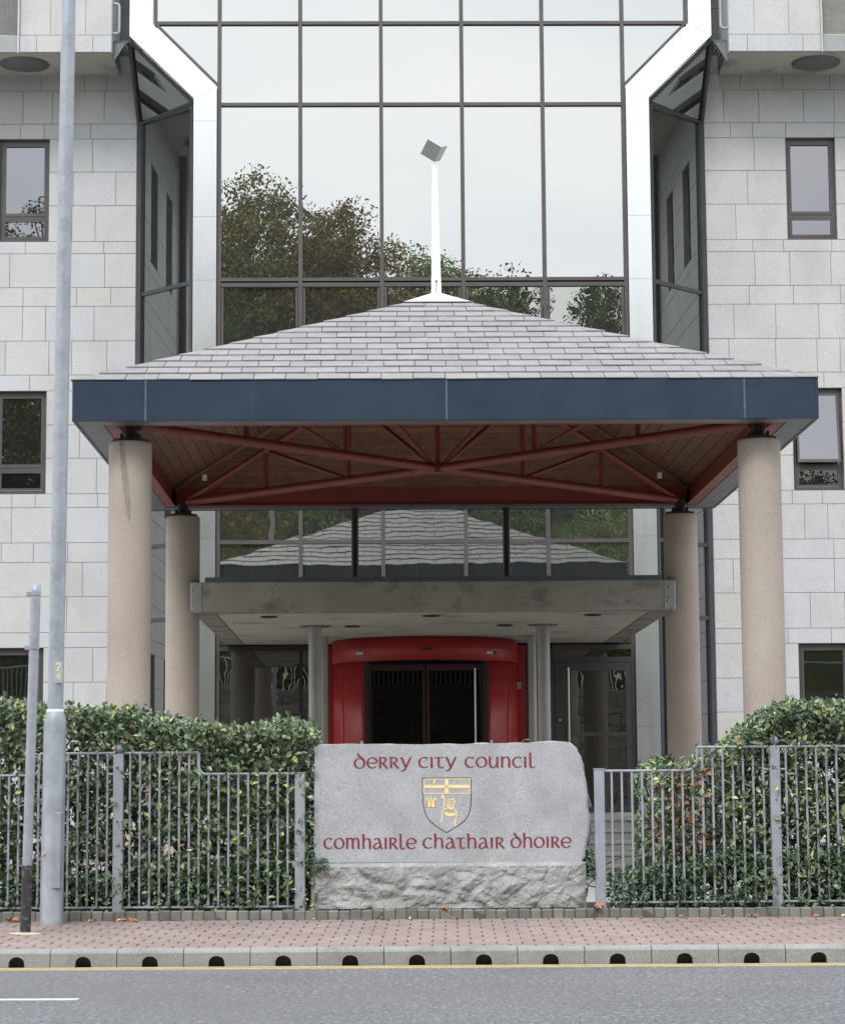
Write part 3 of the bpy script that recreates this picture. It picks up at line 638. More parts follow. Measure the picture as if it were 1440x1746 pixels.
for pxx in (905, 547): 
    x = bx(pxx, 1255, YG-.6); h = MB().path([(x, YG-.45, FLOOR), (x, YG-.45, 2.16), (x-.03, YG-.47, 2.2), (x-.12, YG-.5, 2.2), (x-.15, YG-.5, 2.16), (x-.15, YG-.5, FLOOR)], .022, 8)
    h.build('hoop_rail', 'alu', bld)
# --- concrete entrance slab
sx0, sx1 = bx(326, 1020, YF), bx(1150, 1015, YF); bz0, bz1 = ZS_, bz(700, 991, YF)
slab = MB().box(sx0, sx1, YF, YF+.30, bz0, bz1, .01).box(sx0+.02, sx0+.32, YF+.30, YG-.12, bz0+.002, bz1-.01).box(sx1-.32, sx1-.02, YF+.30, YG-.12, bz0+.002, bz1-.01).build('entrance_slab', 'beam', bld)
P(slab, 'soffit_panel', 'soffit', (sx0+.335, sx1-.335, YF+.315, YG-.10, bz0+.006, bz1-.05))
for s, x in ((1, sx0), (-1, sx1)): MB().box(x-s*.012, x+s*.165, YF-.012, YF+.2, bz0-.006, bz1-.0, .02).build('broken_concrete_end', mk('raw_concrete', [(.24, .23, .215), (.31, .30, .285)], .95, scale=5, bump=.01, bscale=25, pores=(16, .3, (.12, .11, .10))), slab)
P(slab, 'edge_flashing', 'lead', (sx0+.19, sx1-.19, YF+.01, YF+.33, bz1-.004, bz1+.07))
P(slab, 'slab_roof', 'lead', (sx0+.19, sx1-.19, YF+.33, YG-.13, bz1-.01, bz1+.02))
for pxx, pyy, in ((458, 1052), (735, 1050), (1010, 1048.5), (600, 1068), (860, 1066)):
    d_ = ray(pxx, pyy); t = (ZS_-EYE)/d_.z; wpt = d_*t; dx_, dy_ = wpt.x-CX, wpt.y-CY
    X, Y = dx_*math.cos(BETA)+dy_*math.sin(BETA), -dx_*math.sin(BETA)+dy_*math.cos(BETA)
    MB().lathe(X, Y, [(.125, ZS_+.01), (.125, ZS_-.012), (.10, ZS_-.014), (.09, ZS_-.004)], 24).build('downlight', 'black', slab)
YP1, YP2 = 6.1, 8.6
for x, y, r in ((bx(537, 1150, YP1), YP1, .10), (bx(926.5, 1150, YP1), YP1, .10), (bx(907, 1150, YP2), YP2, .07), (bx(552, 1150, YP2), YP2, .07)):
    po = MB().lathe(x, y, [(r, .5), (r, ZS_+.002)], 24).build('steel_post', mk('satin_steel', [(.30, .28, .26), (.37, .35, .325)], .5, metal=.25, scale=2, rvar=.05) if 'satin_steel' not in bpy.data.materials else bpy.data.materials['satin_steel'], slab)
    if r > .08: MB().lathe(x, y, [(.25, ZS_+.004), (.22, ZS_-.01)], 28).build('collar_plate', 'strip', slab)
# --- landing and steps
stp = MB().box(-3.25, 3.25, 3.3, YG+.2, .1, FLOOR).build('entrance_steps', 'step', bld)
for i in range(5):
    z = FLOOR - .155*(i+1); y = 3.3-.32*(i+1)
    MB().box(-3.25, 3.25, y, y+.34, .1, z).build('step', 'step', stp) if False else MB().box(-3.25, 3.25, y-.02, y+.318, z-.05, z, .008).box(-3.25, 3.25, y+.01, y+.318, .1, z-.052).build('step', 'step', stp)
MB().box(-3.25, 3.25, 3.27, 3.7, FLOOR-.05, FLOOR+.004, .008).build('step', 'step', stp)

# ================================================================== CANOPY
can = thing('entrance_canopy', 'free-standing slate pyramid canopy with blue fascia on four round concrete columns', 'canopy', 'B', 0, 0, .16)
CA, Wd, ZT, Z1, Z2, ZA = 3.575, 4.163, 5.2626, 5.4228, 5.8825, 7.7179
SL = (ZA-Z2)/Wd
for sx in (-1, 1):
    for sy in (-1, 1):
        cx_, cy_ = sx*CA, sy*CA
        c_ = MB().lathe(cx_, cy_, [(.243, .1), (.243, 2.6), (.243, 4.9), (.243, ZT-.05), (.243, ZT-.014), (.238, ZT-.003), (.231, ZT)], 56).build('column', 'concrete', can)
        MB().lathe(cx_, cy_, [(.185, ZT+.001), (.205, ZT+.012), (.205, ZT+.035), (.19, ZT+.036)], 36).build('cap_plate', 'rust', c_)
        b = MB().lathe(cx_, cy_, [(.075, ZT+.03), (.075, Z1+.05)], 16)
        for k in range(4): a = math.pi/4+k*math.pi/2; b.lathe(cx_+.13*math.cos(a), cy_+.13*math.sin(a), [(.018, ZT+.03), (.018, ZT+.10)], 8)
        b.build('bearing_stub', 'black', c_)
# damp streak on the front left column: a real thin skin of run-off, following the cylinder
b = MB(); n = 26; vs = []
for i in range(n+1):
    z = ZT-.01 - i*.92/n; wv = .018 + .016*min(1, i/9) + .006*math.sin(i*1.7); cen = -.30 + .22*math.sin(min(i, 16)/16*1.5) + .03*math.sin(i*.9)
    cen = -.32 + .40*(i/n)
    wv *= (1 - (i/n)**6)
    for sgn in (-1, 1): a = cen + sgn*wv/.243; vs.append((-CA+.2475*math.sin(a), -CA-.2475*math.cos(a), z))
b.add(vs, [(2*i, 2*i+1, 2*i+3, 2*i+2) for i in range(n)])
b.build('damp_streak', mk('damp_stain', [(.20, .185, .155), (.26, .24, .20)], .8, scale=9), can)
# fascia
fas = MB()
for k in range(4): pass
def side_xf(k):  # local (u along, v outwards) -> x, y
    c, s_ = [(1, 0), (0, 1), (-1, 0), (0, -1)][k]
    return lambda u, v: (c*u + s_*v, s_*u - c*v)      # k=0 : front (y=-v)
cut = [-Wd, bx(248, 690, -Wd), bx(761, 690, -Wd), bx(1269, 690, -Wd), Wd]
fo = None
for k in range(4):
    f = side_xf(k)
    for a, b_ in zip(cut[:-1], cut[1:]):
        e0 = 0 if a == -Wd else .003; e1 = 0.04 if b_ == Wd else .003
        (x0, y0), (x1, y1) = f(a+e0, Wd), f(b_-e1, Wd-.04)
        if k % 1 == 0 and fo is None:
            fo = MB().box(x0, x1, y0, y1, Z1, Z2, .003).build('fascia', 'fascia', can)
        else: MB().box(x0, x1, y0, y1, Z1, Z2, .003).build('fascia_panel', 'fascia', fo)
    for a in cut[1:-1]:
        (x0, y0), (x1, y1) = f(a-.011, Wd+.003), f(a+.011, Wd-.02); MB().box(x0, x1, y0, y1, Z1+.002, Z2-.002).build('cover_strip', mk('oxidised_cover_strip', [(.05, .062, .08), (.10, .115, .135)], .5, scale=14) if 'oxidised_cover_strip' not in bpy.data.materials else bpy.data.materials['oxidised_cover_strip'], fo)
    (x0, y0), (x1, y1) = f(-Wd+.045, Wd-.045), f(Wd-.33, Wd-.30); 
    (x0, y0), (x1, y1) = f(-Wd+.042, Wd-.042), f(Wd-.312, Wd-.31); MB().box(x0, x1, y0, y1, Z1+.006, Z1+.02).build('soffit_strip', 'strip', fo)
    (x0, y0), (x1, y1) = f(-Wd+.314, Wd-.313), f(Wd-.462, Wd-.46); MB().box(x0, x1, y0, y1, Z1+.015, Z1+.035).build('edge_beam', 'red', can)
    (x0, y0), (x1, y1) = f(-Wd+.462, Wd-.405), f(Wd-.462, Wd-.425); MB().box(x0, x1, y0, y1, Z1+.036, Z1+.30).build('edge_beam', 'red', can)
    (x0, y0), (x1, y1) = f(-Wd+.02, Wd-.02), f(Wd-.05, Wd-.05)
    MB().box(x0, x1, y0, y1, Z2-.03, Z2+.006).build('fascia_coping', 'lead', fo)
# roof deck
rf = MB(); w0 = Wd-.03
rf.add([(-w0, -w0, Z2-.015), (w0, -w0, Z2-.015), (w0, w0, Z2-.015), (-w0, w0, Z2-.015), (0, 0, ZA-.03)], [(0, 1, 4), (1, 2, 4), (2, 3, 4), (3, 0, 4)])
roof = rf.build('roof', 'deck', can)
NC = 15; EX = Wd*.987/NC
nslate = {0: 0, 2: 0}; rest = MB(); rz = random.Random(3)
for k in (0, 2, 1, 3):
    f = side_xf(k)
    for c_ in range(NC-1):
        r0 = Wd+.012 - c_*EX; r1 = r0-EX-.03
        z0 = Z2 + (Wd - r0)*SL; z1 = Z2+(Wd-r1)*SL
        sw = .357; off = (sw/2 if c_ % 2 else 0) + rz.uniform(-.02, .02)
        i0 = -int(r0/sw)-2
        for i in range(i0, -i0+1):
            a = i*sw+off+.004; b_ = a+sw-.008
            la, lb, ua, ub = max(a, -r0), min(b_, r0), max(a, -r1), min(b_, r1)
            if lb-la < .05: continue
            if ub-ua < .01: ua = ub = max(min((la+lb)/2, r1), -r1)
            th = .010; lift = .017+rz.uniform(0, .007); j = rz.uniform(-.006, .006)
            P4 = [(la, r0+j, z0+lift-j*SL), (lb, r0+j, z0+lift-j*SL), (ub, r1, z1+.003), (ua, r1, z1+.003)]
            up = [(*f(u, v), z) for u, v, z in P4]; dn = [(*f(u, v), z-th) for u, v, z in P4]
            fs = [(0, 1, 2, 3), (7, 6, 5, 4), (0, 4, 5, 1), (1, 5, 6, 2), (2, 6, 7, 3), (3, 7, 4, 0)]
            tot = sum(nslate.values())
            if k in (0, 2) and tot < 300:
                nslate[k] += 1; b = MB(); b.add(up+dn, fs); b.build('slate', 'slate', roof)
            else: rest.add(up+dn, fs)
o = rest.build('remaining_slates', 'slate', roof); o['kind'] = 'stuff'
rc = .43; b = MB(); zc0 = Z2+(Wd-rc)*SL+.03
b.add([(-rc, -rc, zc0), (rc, -rc, zc0), (rc, rc, zc0), (-rc, rc, zc0), (-.06, -.06, ZA+.03), (.06, -.06, ZA+.03), (.06, .06, ZA+.03), (-.06, .06, ZA+.03)], [(0, 1, 5, 4), (1, 2, 6, 5), (2, 3, 7, 6), (3, 0, 4, 7), (4, 5, 6, 7)])
b.build('apex_flashing', 'cubegrey', roof)
# finial: tapered mast with a tilted cube
zt0, zt1 = ZA+.02, bz(740, 281, 0)
xm = bx(743.5, 500, 0)
fin = MB(); fin.add([(xm-.065, -.065, zt0), (xm+.065, -.065, zt0), (xm+.065, .065, zt0), (xm-.065, .065, zt0), (xm-.04, -.03, zt1), (xm+.02, -.03, zt1), (xm+.02, .03, zt1), (xm-.04, .03, zt1)],
    [(0, 1, 5, 4), (1, 2, 6, 5), (2, 3, 7, 6), (3, 0, 4, 7), (4, 5, 6, 7)])
fo_ = fin.build('finial_mast', 'white', can)
h = .112; cubem = MB().box(-h, h, -h, h, -h, h, .003).mesh('finial_cube', 'alu')
q = place(cubem, 'finial_cube', fo_, bx(739.5, 255, 0), 0, bz(739, 255, 0))
c2 = Vector((55, 139, 50)).normalized(); c1 = Vector((-140, 22, 93)); c1 = (c1 - c2*c1.dot(c2)).normalized(); c3 = c1.cross(c2)
q.rotation_euler = Matrix((c1, c2, c3)).transposed().to_euler()
MB().lathe(xm, -.067, [(.012, zt0+.16), (.012, zt0+.175)], 10).tube((xm, -.068, zt0), (xm, -.068, zt0+.16), .004, n=6).build('lightning_cable', 'black', fo_)
# boarded ceiling
cl = MB(); rC, zC0 = Wd-.43, Z1+.30
cl.add([(-rC, -rC, zC0+.03), (rC, -rC, zC0+.03), (rC, rC, zC0+.03), (-rC, rC, zC0+.03), (0, 0, zC0+.03+rC*SL)], [(1, 0, 4), (2, 1, 4), (3, 2, 4), (0, 3, 4)])
ceil = cl.build('boarded_ceiling', 'deck', can)
for k in range(4):
    f = side_xf(k); r = rC; bw = .132
    while r > .2:
        r1 = r-bw; P4 = [(-r+.03, r-.004), (r-.03, r-.004), (r1-.03, r1+.004), (-r1+.03, r1+.004)]
        up = [(*f(u, v), zC0+(rC-v)*SL) for u, v in P4]; dn = [(x, y, z-.016) for x, y, z in up]
        b = MB(); b.add(up+dn, [(0, 1, 2, 3), (7, 6, 5, 4), (0, 4, 5, 1), (1, 5, 6, 2), (2, 6, 7, 3), (3, 7, 4, 0)]); b.build('ceiling_board', 'wood', ceil); r = r1
for sx, sy in ((-1, -1), (1, -1), (1, 1), (-1, 1)):
    b = MB(); b.tube((sx*(rC-.02), sy*(rC-.02), zC0-.03), (sx*.1, sy*.1, zC0+(rC-.1)*SL-.03), .045, n=6); b.build('hip_board', 'wood', ceil)
# tubular trusses
zn = EYE+4.197; hubtop = 7.12
for sx in (-1, 1):
    for sy in (-1, 1):
        K = lambda t, z: (sx*(CA-.08)*(1-t), sy*(CA-.08)*(1-t), z)
        hz = lambda t: 5.50+(hubtop-5.50)*t
        tr = MB().tube(K(0, 5.475), K(1, zn), .058, n=16).build('truss', 'red', can)
        MB().tube(K(0.0, 5.50), K(1, hubtop), .05, n=14).build('hip_tube', 'red', tr)
        for t in (1/3, 2/3): MB().tube(K(t, zn), K(t, hz(t)), .036, n=12).build('strut', 'red', tr)
        for t0, t1 in ((1/3, 2/3), (2/3, .985)): MB().tube(K(t0, hz(t0)), K(t1, zn+.02), .03, n=12).build('brace', 'red', tr)
MB().tube((0, 0, zn-.05), (0, 0, hubtop+.1), .04, n=12).lathe(0, 0, [(.09, zn-.06), (.09, zn+.06)], 16).build('centre_post', 'red', can)
for sx in (-1, 1): MB().lathe(sx*(CA-.35), CA-.55, [(.035, 5.72), (.035, 5.80)], 12).build('ceiling_lamp', 'white', can)
for pxx in (605, 863):
    x = bx(pxx, 930, 4.05); MB().tube((x, 4.05, bz1+.01), (x, 4.05, 5.45), .052).build('downpipe', 'black', can)

# ================================================================== NAME STONE
YN = PY1+.30-.05
FY = YN                                            # front face of the slab
x0, x1 = kx(536, 1380, FY), kx(1001, 1380, FY); zb, zt = kz(760, 1470, FY), kz(760, 1272, FY)
ns = thing('name_stone', 'grey carved name stone lettered in red on a rock-faced plinth', 'stone sign', 'K', (x0+x1)/2, FY, ZS-.02)
# upper block: smooth face, uneven top and broken right edge
top = [(536, 1276), (545, 1271), (600, 1268.5), (680, 1270), (760, 1269.5), (830, 1268), (900, 1266.5), (950, 1265), (968, 1266), (978, 1273), (985, 1290), (990, 1310), (995, 1335), (999, 1360), (1000, 1385), (1002, 1405), (999, 1430), (993, 1450), (991, 1470)]
fp = [(kx(a, b, FY), kz(a, b, FY)) for a, b in top]; fp.append((kx(535, 1470, FY), zb))
def densify(pts, st):
    o_ = []
    for (a, b), (c, d) in zip(pts, pts[1:]+pts[:1]):
        n_ = max(1, int(math.hypot(c-a, d-b)/st))
        o_ += [(a+(c-a)*i/n_, b+(d-b)*i/n_) for i in range(n_)]
    return o_
fp = densify(fp, .035); rj = random.Random(9); cxm = sum(p[0] for p in fp)/len(fp); n = len(fp)
def jag(p, a, seed): 
    q = noise.noise(Vector((p[0]*9+seed, p[1]*9, seed)))*a; w_ = noise.noise(Vector((p[0]*6, p[1]*6+seed, 5+seed)))*a*(.3 if p[0] < x1-.12 else 1)
    rt = 1 if (p[0] > x1-.12 or p[1] > zt-.03) and p[1] > zb+.005 else .15
    return (p[0]+q*rt, p[1]+w_*rt*(1 if p[1] > zb+.01 else 0))
rings = []
for off, dep, am in ((0, 0, .012), (.012, .012, .02), (.02, .10, .05), (.01, .24, .06), (.02, .40, .05)):
    ring = []
    for i, p in enumerate(fp):
        a, b_ = jag(p, am, dep*10)
        if p[0] > x1-.16 and p[1] > zb+.01: a += off*1.6
        if p[1] > zt-.04: b_ += off*.15
        ring.append((a, FY+dep, b_))
    rings.append(ring)
b = MB(); vs = [v for r_ in rings for v in r_]
fs = [tuple(range(n))]
for k in range(len(rings)-1): fs += [(k*n+i, (k+1)*n+i, (k+1)*n+(i+1) % n, k*n+(i+1) % n) for i in range(n)]
fs.append(tuple((len(rings)-1)*n+i for i in range(n))[::-1])
b.add(vs, fs); blk = b.build('inscribed_block', 'stone', ns)
# plinth: rock-faced
px0, px1 = kx(530, 1500, FY-.03), kx(999, 1500, FY-.03); zp0, zp1 = ZS-.03, zb-.006
nx, nzz = 150, 26; vs = []; fs = []
def rock(x, z):
    e = min(1, min(x-px0, px1-x)/.06, (z-zp0)/.05+.35, (zp1-z)/.03)
    e = max(0, e)
    q = 0
    for sc_, am_, sd_ in ((3.3, .085, 1.0), (7.5, .035, 8.0), (17, .014, 4.0)):
        w_ = Vector((x*sc_ + .5*noise.noise(Vector((x*4, z*4, sd_))), z*sc_*1.25, sd_)); ds, _p = noise.voronoi(w_); q += am_*min(1.2, ds[1]-ds[0]+.25*ds[0])
    return e*(.006 + q + .02*noise.noise(Vector((x*2, z*2, 7))))
for j in range(nzz+1):
    for i in range(nx+1):
        x = px0+(px1-px0)*i/nx; z = zp0+(zp1-zp0)*j/nzz; vs.append((x, FY-.012-rock(x, z), z))
m_ = len(vs)
for j in range(nzz):
    for i in range(nx): a = j*(nx+1)+i; fs.append((a, a+1, a+nx+2, a+nx+1))
bk = [(px0, FY+.46, zp0), (px1, FY+.46, zp0), (px1, FY+.46, zp1), (px0, FY+.46, zp1)]
vs += bk; tl, tr_ = nzz*(nx+1), nzz*(nx+1)+nx
fs += [tuple([m_+3]+[tl+i for i in range(nx+1)]+[m_+2]), tuple([m_]+[j*(nx+1) for j in range(nzz+1)]+[m_+3])[::-1], tuple([m_+1, m_+2]+[j*(nx+1)+nx for j in range(nzz, -1, -1)]), (m_+1, m_, m_+3, m_+2)]
b = MB(); b.add(vs, fs); b.smooth[:nx*nzz] = [False]*(nx*nzz); b.build('plinth', 'rough', ns)
# lettering: broad-nib strokes
def arc(cx, cy, rx, ry, a0, a1, n=14): return [(cx+rx*math.cos(R_(a0+(a1-a0)*i/n)), cy+ry*math.sin(R_(a0+(a1-a0)*i/n))) for i in range(n+1)]
def curve(pts, n=5):
    P_ = [pts[0]]+pts+[pts[-1]]; o_ = []
    for i in range(1, len(P_)-2):
        p0_, p1_, p2_, p3_ = P_[i-1:i+3]
        for k in range(n):
            t = k/n; o_.append(tuple(.5*((2*p1_[d]) + (-p0_[d]+p2_[d])*t + (2*p0_[d]-5*p1_[d]+4*p2_[d]-p3_[d])*t*t + (-p0_[d]+3*p1_[d]-3*p2_[d]+p3_[d])*t**3) for d in (0, 1)))
    o_.append(pts[-1]); return o_
GL = {
 'o': (1.0, [arc(.5, .5, .42, .47, 90, 450, 24)]),
 'c': (.86, [arc(.5, .5, .43, .47, 48, 312, 20)]),
 'e': (.92, [arc(.5, .5, .43, .47, 12, 318, 22), [(.1, .5), (.9, .5)]]),
 'd': (1.02, [arc(.5, .46, .42, .45, 90, 450, 24), curve([(.93, .48), (.86, .78), (.62, 1.0), (.42, 1.18), (.40, 1.32)]), [(.28, 1.30), (.46, 1.36)]]),
 'r': (.86, [[(.16, 0), (.16, 1)], curve([(.02, .98), (.3, 1.0), (.56, .95), (.66, .76), (.52, .56), (.28, .5)]), [(.38, .5), (.78, .02), (.86, .02)]]),
 'y': (.92, [curve([(.0, .96), (.14, .92), (.3, .55), (.46, .12)]), curve([(.92, 1.02), (.7, .55), (.46, .02), (.28, -.22), (.06, -.22)])]),
 'i': (.36, [[(.18, 0), (.18, 1)], [(.04, .97), (.2, .99)]]),
 't': (.78, [curve([(.0, .86), (.12, .96), (.4, .94), (.74, .98)]), curve([(.34, .94), (.32, .3), (.42, .05), (.6, .02), (.74, .12)])]),
 'u': (.94, [curve([(.14, 1), (.13, .35), (.24, .06), (.46, .02), (.66, .16), (.78, .34)]), [(.78, 1), (.78, 0), (.86, 0)], [(.02, .98), (.16, 1)]]),
 'n': (.94, [[(.16, 0), (.16, 1)], curve([(.16, .68), (.34, .94), (.56, .98), (.74, .84), (.78, .5), (.78, 0)]), [(.02, .97), (.18, 1)]]),
 'l': (.58, [curve([(.16, 1.36), (.16, .3), (.22, .05), (.4, .01), (.56, .12)]), [(.02, 1.33), (.18, 1.36)]]),
 'm': (1.42, [[(.16, 0), (.16, 1)], curve([(.16, .68), (.3, .94), (.48, .98), (.64, .84), (.68, .5), (.68, 0)]), curve([(.68, .68), (.84, .94), (1.02, .98), (1.18, .84), (1.22, .5), (1.24, 0)]), [(.02, .97), (.18, 1)]]),
 'h': (.94, [[(.16, 0), (.16, 1.36)], curve([(.16, .64), (.34, .92), (.56, .96), (.74, .82), (.78, .5), (.78, 0)]), [(.02, 1.33), (.18, 1.36)]]),
 'a': (.94, [curve([(.16, .84), (.34, .98), (.56, .9), (.68, .6), (.74, .2), (.9, .02)]), curve([(.66, .58), (.34, .5), (.12, .3), (.16, .06), (.42, .02), (.68, .26)])]),
}
def nib(mb, pts, a, b_, Y, dz=0.0, ang=12):
    """pts in frame X, z; stroke a thick across verticals, b thick across horizontals, as a 1.5 mm deep relief"""
    n_ = len(pts); L_, R__ = [], []
    for i, p in enumerate(pts):
        q0, q1 = pts[max(0, i-1)], pts[min(n_-1, i+1)]; dx, dz_ = q1[0]-q0[0], q1[1]-q0[1]; l = math.hypot(dx, dz_) or 1; dx /= l; dz_ /= l
        th = math.atan2(dz_, dx) - R_(ang); w = math.sqrt((a*math.sin(th))**2 + (b_*math.cos(th))**2)/2
        L_.append((p[0]-dz_*w, p[1]+dx*w)); R__.append((p[0]+dz_*w, p[1]-dx*w))
    # extend ends a little
    vs = [(x, Y-dz, z) for x, z in L_] + [(x, Y-dz, z) for x, z in R__] + [(x, Y+.004, z) for x, z in L_] + [(x, Y+.004, z) for x, z in R__]
    fs = [(i, i+1, n_+i+1, n_+i) for i in range(n_-1)] + [(2*n_+i, 2*n_+i+1, i+1, i) for i in range(n_-1)] + [(n_+i, n_+i+1, 3*n_+i+1, 3*n_+i) for i in range(n_-1)] + [(0, n_, 3*n_, 2*n_), (n_-1, 3*n_-1, 4*n_-1, 2*n_-1)]
    mb.add(vs, fs)
def word(txt, pa, pb, base, xh, gap=.10):
    tot = sum(GL[c][0] for c in txt) + gap*(len(txt)-1)
    Xa, Xb = kx(pa, base, FY), kx(pb, base, FY); za, zbb = kz(pa, base, FY), kz(pb, base, FY); H = kz(pa, base-xh, FY)-za
    sc = (Xb-Xa)/tot; x = 0
    for ch in txt:
        wdt, strokes = GL[ch]; mb = MB()
        for k, st in enumerate(strokes):
            pts = [(Xa + (x+u)*sc, za + (zbb-za)*(x+u)/tot + v*H) for u, v in st]
            nib(mb, pts, .21*H, .085*H, FY, .0022+.0003*k)
        mb.build('letter', 'letter', blk); x += wdt+gap
word('derry', 603, 700, 1310.3, 18.5); word('city', 713, 777, 1309.6, 18.5); word('council', 792, 912, 1309, 18.5)
word('comhairle', 551.5, 709, 1447.8, 18.5); word('chathair', 720.5, 860, 1447, 18.5); word('dhoire', 870, 973, 1445.8, 18.5)
# shield
def sp(u, v): px_, py_ = 700+u/12, 1310+v/12; return (kx(px_, py_, FY), kz(px_, py_, FY))
def poly(pts, w, mat, nm, par, dz, closed=False, ang=0):
    mb = MB(); pp = [sp(*p) for p in pts]
    if closed: pp.append(pp[0])
    u = kx(760+1/12, 1400, FY)-kx(760, 1400, FY); nib(mb, pp, w*u, w*u, FY, dz, 0); return mb.build(nm, mat, par)
sh = curve([(240, 203), (242, 500), (256, 740), (330, 990), (430, 1112), (570, 1222), (735, 1318)], 6) + curve([(735, 1318), (960, 1180), (1110, 1060), (1200, 900), (1228, 720), (1232, 500), (1232, 198)], 6)[1:]
shd = poly([(240, 203)] + sh + [(240, 203)], 17, 'ink', 'shield', blk, .002); shd.parent = blk
for pts, w in (([(262, 225), (1214, 218)], 20), ([(262, 225), (264, 520)], 18), ([(1214, 218), (1214, 520)], 18), ([(262, 522), (1214, 520)], 16), ([(735, 222), (735, 522)], 72), ([(264, 378), (1214, 374)], 64), ([(476, 235), (478, 330)], 28), ([(452, 312), (506, 312)], 22)):
    poly(pts, w, 'gold', 'cross_stroke', blk, .0024)
for pts, w in (([(315, 730), (520, 730)], 140), ([(333, 800), (333, 598)], 34), ([(412, 800), (412, 598)], 28), ([(500, 800), (500, 598)], 34), ([(372, 700), (372, 630)], 12), ([(456, 700), (456, 630)], 12)):
    poly(pts, w, 'gold', 'castle_stroke', blk, .0026)
for pts, w in ((curve([(650, 548), (655, 590), (680, 620)]), 50), (curve([(690, 620), (690, 700), (665, 830)]), 22), ([(665, 855), (760, 812)], 24), ([(655, 850), (640, 960), (636, 1080)], 24), ([(590, 1085), (640, 1095)], 26),
    (arc(805, 700, 95, 95, 160, -60, 18), 20), (arc(800, 700, 60, 60, 150, 30, 8), 18), ([(735, 660), (860, 640)], 20), ([(735, 700), (880, 690)], 16), ([(740, 740), (830, 720)], 16), (curve([(760, 810), (830, 830), (890, 795)]), 36), (curve([(705, 915), (760, 950), (840, 955), (915, 930)]), 62), (curve([(895, 840), (935, 900), (932, 1000), (900, 1130), (930, 1190)]), 24)):
    poly(pts, w, 'gold', 'figure_stroke', blk, .0026)

# ================================================================== RAILINGS
YFc = PY1+.24
ZG = kz(500, 1549, YFc)
def railing(label, spec):
    th = thing('railing', label, 'railing', 'K', spec['x'], YFc, ZS-.03, 'railings either side of the name stone')
    for kind, xp in spec['posts']:
        zt_p = spec['ztall'] if kind == 'tall' else spec['zlow']; hw_ = .045
        p = MB().box(xp-hw_, xp+hw_, YFc-hw_, YFc+hw_, ZS-.03, zt_p, .006).build('post', 'fence', th)
        if kind == 'tall': MB().lathe(xp, YFc, [(.012, zt_p-.002), (.02, zt_p+.006)] + [(.04*math.sin(R_(a)), zt_p+.045-.04*math.cos(R_(a))) for a in range(25, 180, 14)] + [(.002, zt_p+.085)], 20).build('ball_finial', 'fence', p)
        else: MB().box(xp-hw_-.004, xp+hw_+.004, YFc-hw_-.004, YFc+hw_+.004, zt_p-.002, zt_p+.006).build('post_cap', 'fence', p)
    for pts in spec['rails']: MB().path(pts, .0125, 8).build('rail', 'fence', th)
    for x, z0_, z1_ in spec['bars']: MB().box(x-.0095, x+.0095, YFc-.0095, YFc+.0095, z0_, z1_, .002).build('bar', 'fence', th)
    return th
ztl = kz(1325, 1271, YFc); zlo = kz(1021, 1311, YFc); zrt, zrl = kz(1250, 1274, YFc), kz(1100, 1314.5, YFc); zrb = kz(1200, 1538, YFc)
def q_curve(xl, xh, zl, zh, s):  # quarter bend from the low rail to the tall rail: x from xl (low side) to xh
    return [(xl + (xh-xl)*math.sin(R_(a)), YFc, zl + (zh-zl)*(1-math.cos(R_(a)))) for a in range(0, 91, 15)]
def half(s):
    X = {}
    if s > 0: pa, pb, nb = kx(1022, 1400, YFc), kx(1322, 1400, YFc), 16
    else: pa, pb, nb = kx(511.5, 1400, YFc), kx(202, 1400, YFc), 17
    dzl = kz(1100 if s > 0 else 400, 1314.5 if s > 0 else 1320, YFc); dzt = kz(1250 if s > 0 else 280, 1274 if s > 0 else 1284, YFc); dzb = kz(1200 if s > 0 else 350, 1538.5 if s > 0 else 1547.5, YFc)
    xc1 = kx(1168 if s > 0 else 350, 1310, YFc); xc2 = kx(1188 if s > 0 else 338, 1300, YFc)
    rails = [[(pa+s*.04, YFc, dzl), (xc1, YFc, dzl)] + q_curve(xc1, xc2, dzl, dzl+.10, s)[1:] + [(xc2, YFc, dzt)], [(xc2, YFc, dzt), (pb-s*.05, YFc, dzt)], [(pa+s*.04, YFc, dzb), (pb-s*.04, YFc, dzb)]]
    bars = []
    first = pa + s*(.045+.065); step = (pb - s*.10 - first)/(nb-1)
    for i in range(nb):
        x = first+step*i; tall = (x-xc2)*s > -.01
        bars.append((x, dzb, dzt if tall else dzl))
    rails.append([(bars[-1][0], YFc, dzl+.005), (pb, YFc, dzl+.005)])
    posts = [('low', pa), ('tall', pb)]
    # next panel outwards, mirrored about the ball post, and one more beyond the picture
    for kk in (0, 1):
        P_ = pb + s*kk*2*abs(pb-pa); sgn = 1
        xm_ = lambda x: 2*P_ - x if kk == 0 else x + s*2*abs(pb-pa)
        for pts in rails[:4]: rails.append([(xm_(x) if kk == 0 else x + s*2*abs(pb-pa), y, z) for x, y, z in pts])
        for x, a, b_ in bars[:nb]: bars.append((2*pb-x if kk == 0 else x + s*2*abs(pb-pa), a, b_))
        posts.append(('low', 2*pb-pa) if kk == 0 else ('tall', pb + s*2*abs(pb-pa)))
    return dict(x=pa, posts=posts, rails=rails, bars=bars, ztall=kz(1325 if s > 0 else 201, 1271.5 if s > 0 else 1286, YFc), zlow=kz(1021 if s > 0 else 511, 1311.5 if s > 0 else 1318, YFc))
railing('grey steel railing in front of the long hedge, left of the name stone', half(-1))
railing('grey steel railing with ivy along its foot, in front of the steps and browning shrub', half(1))

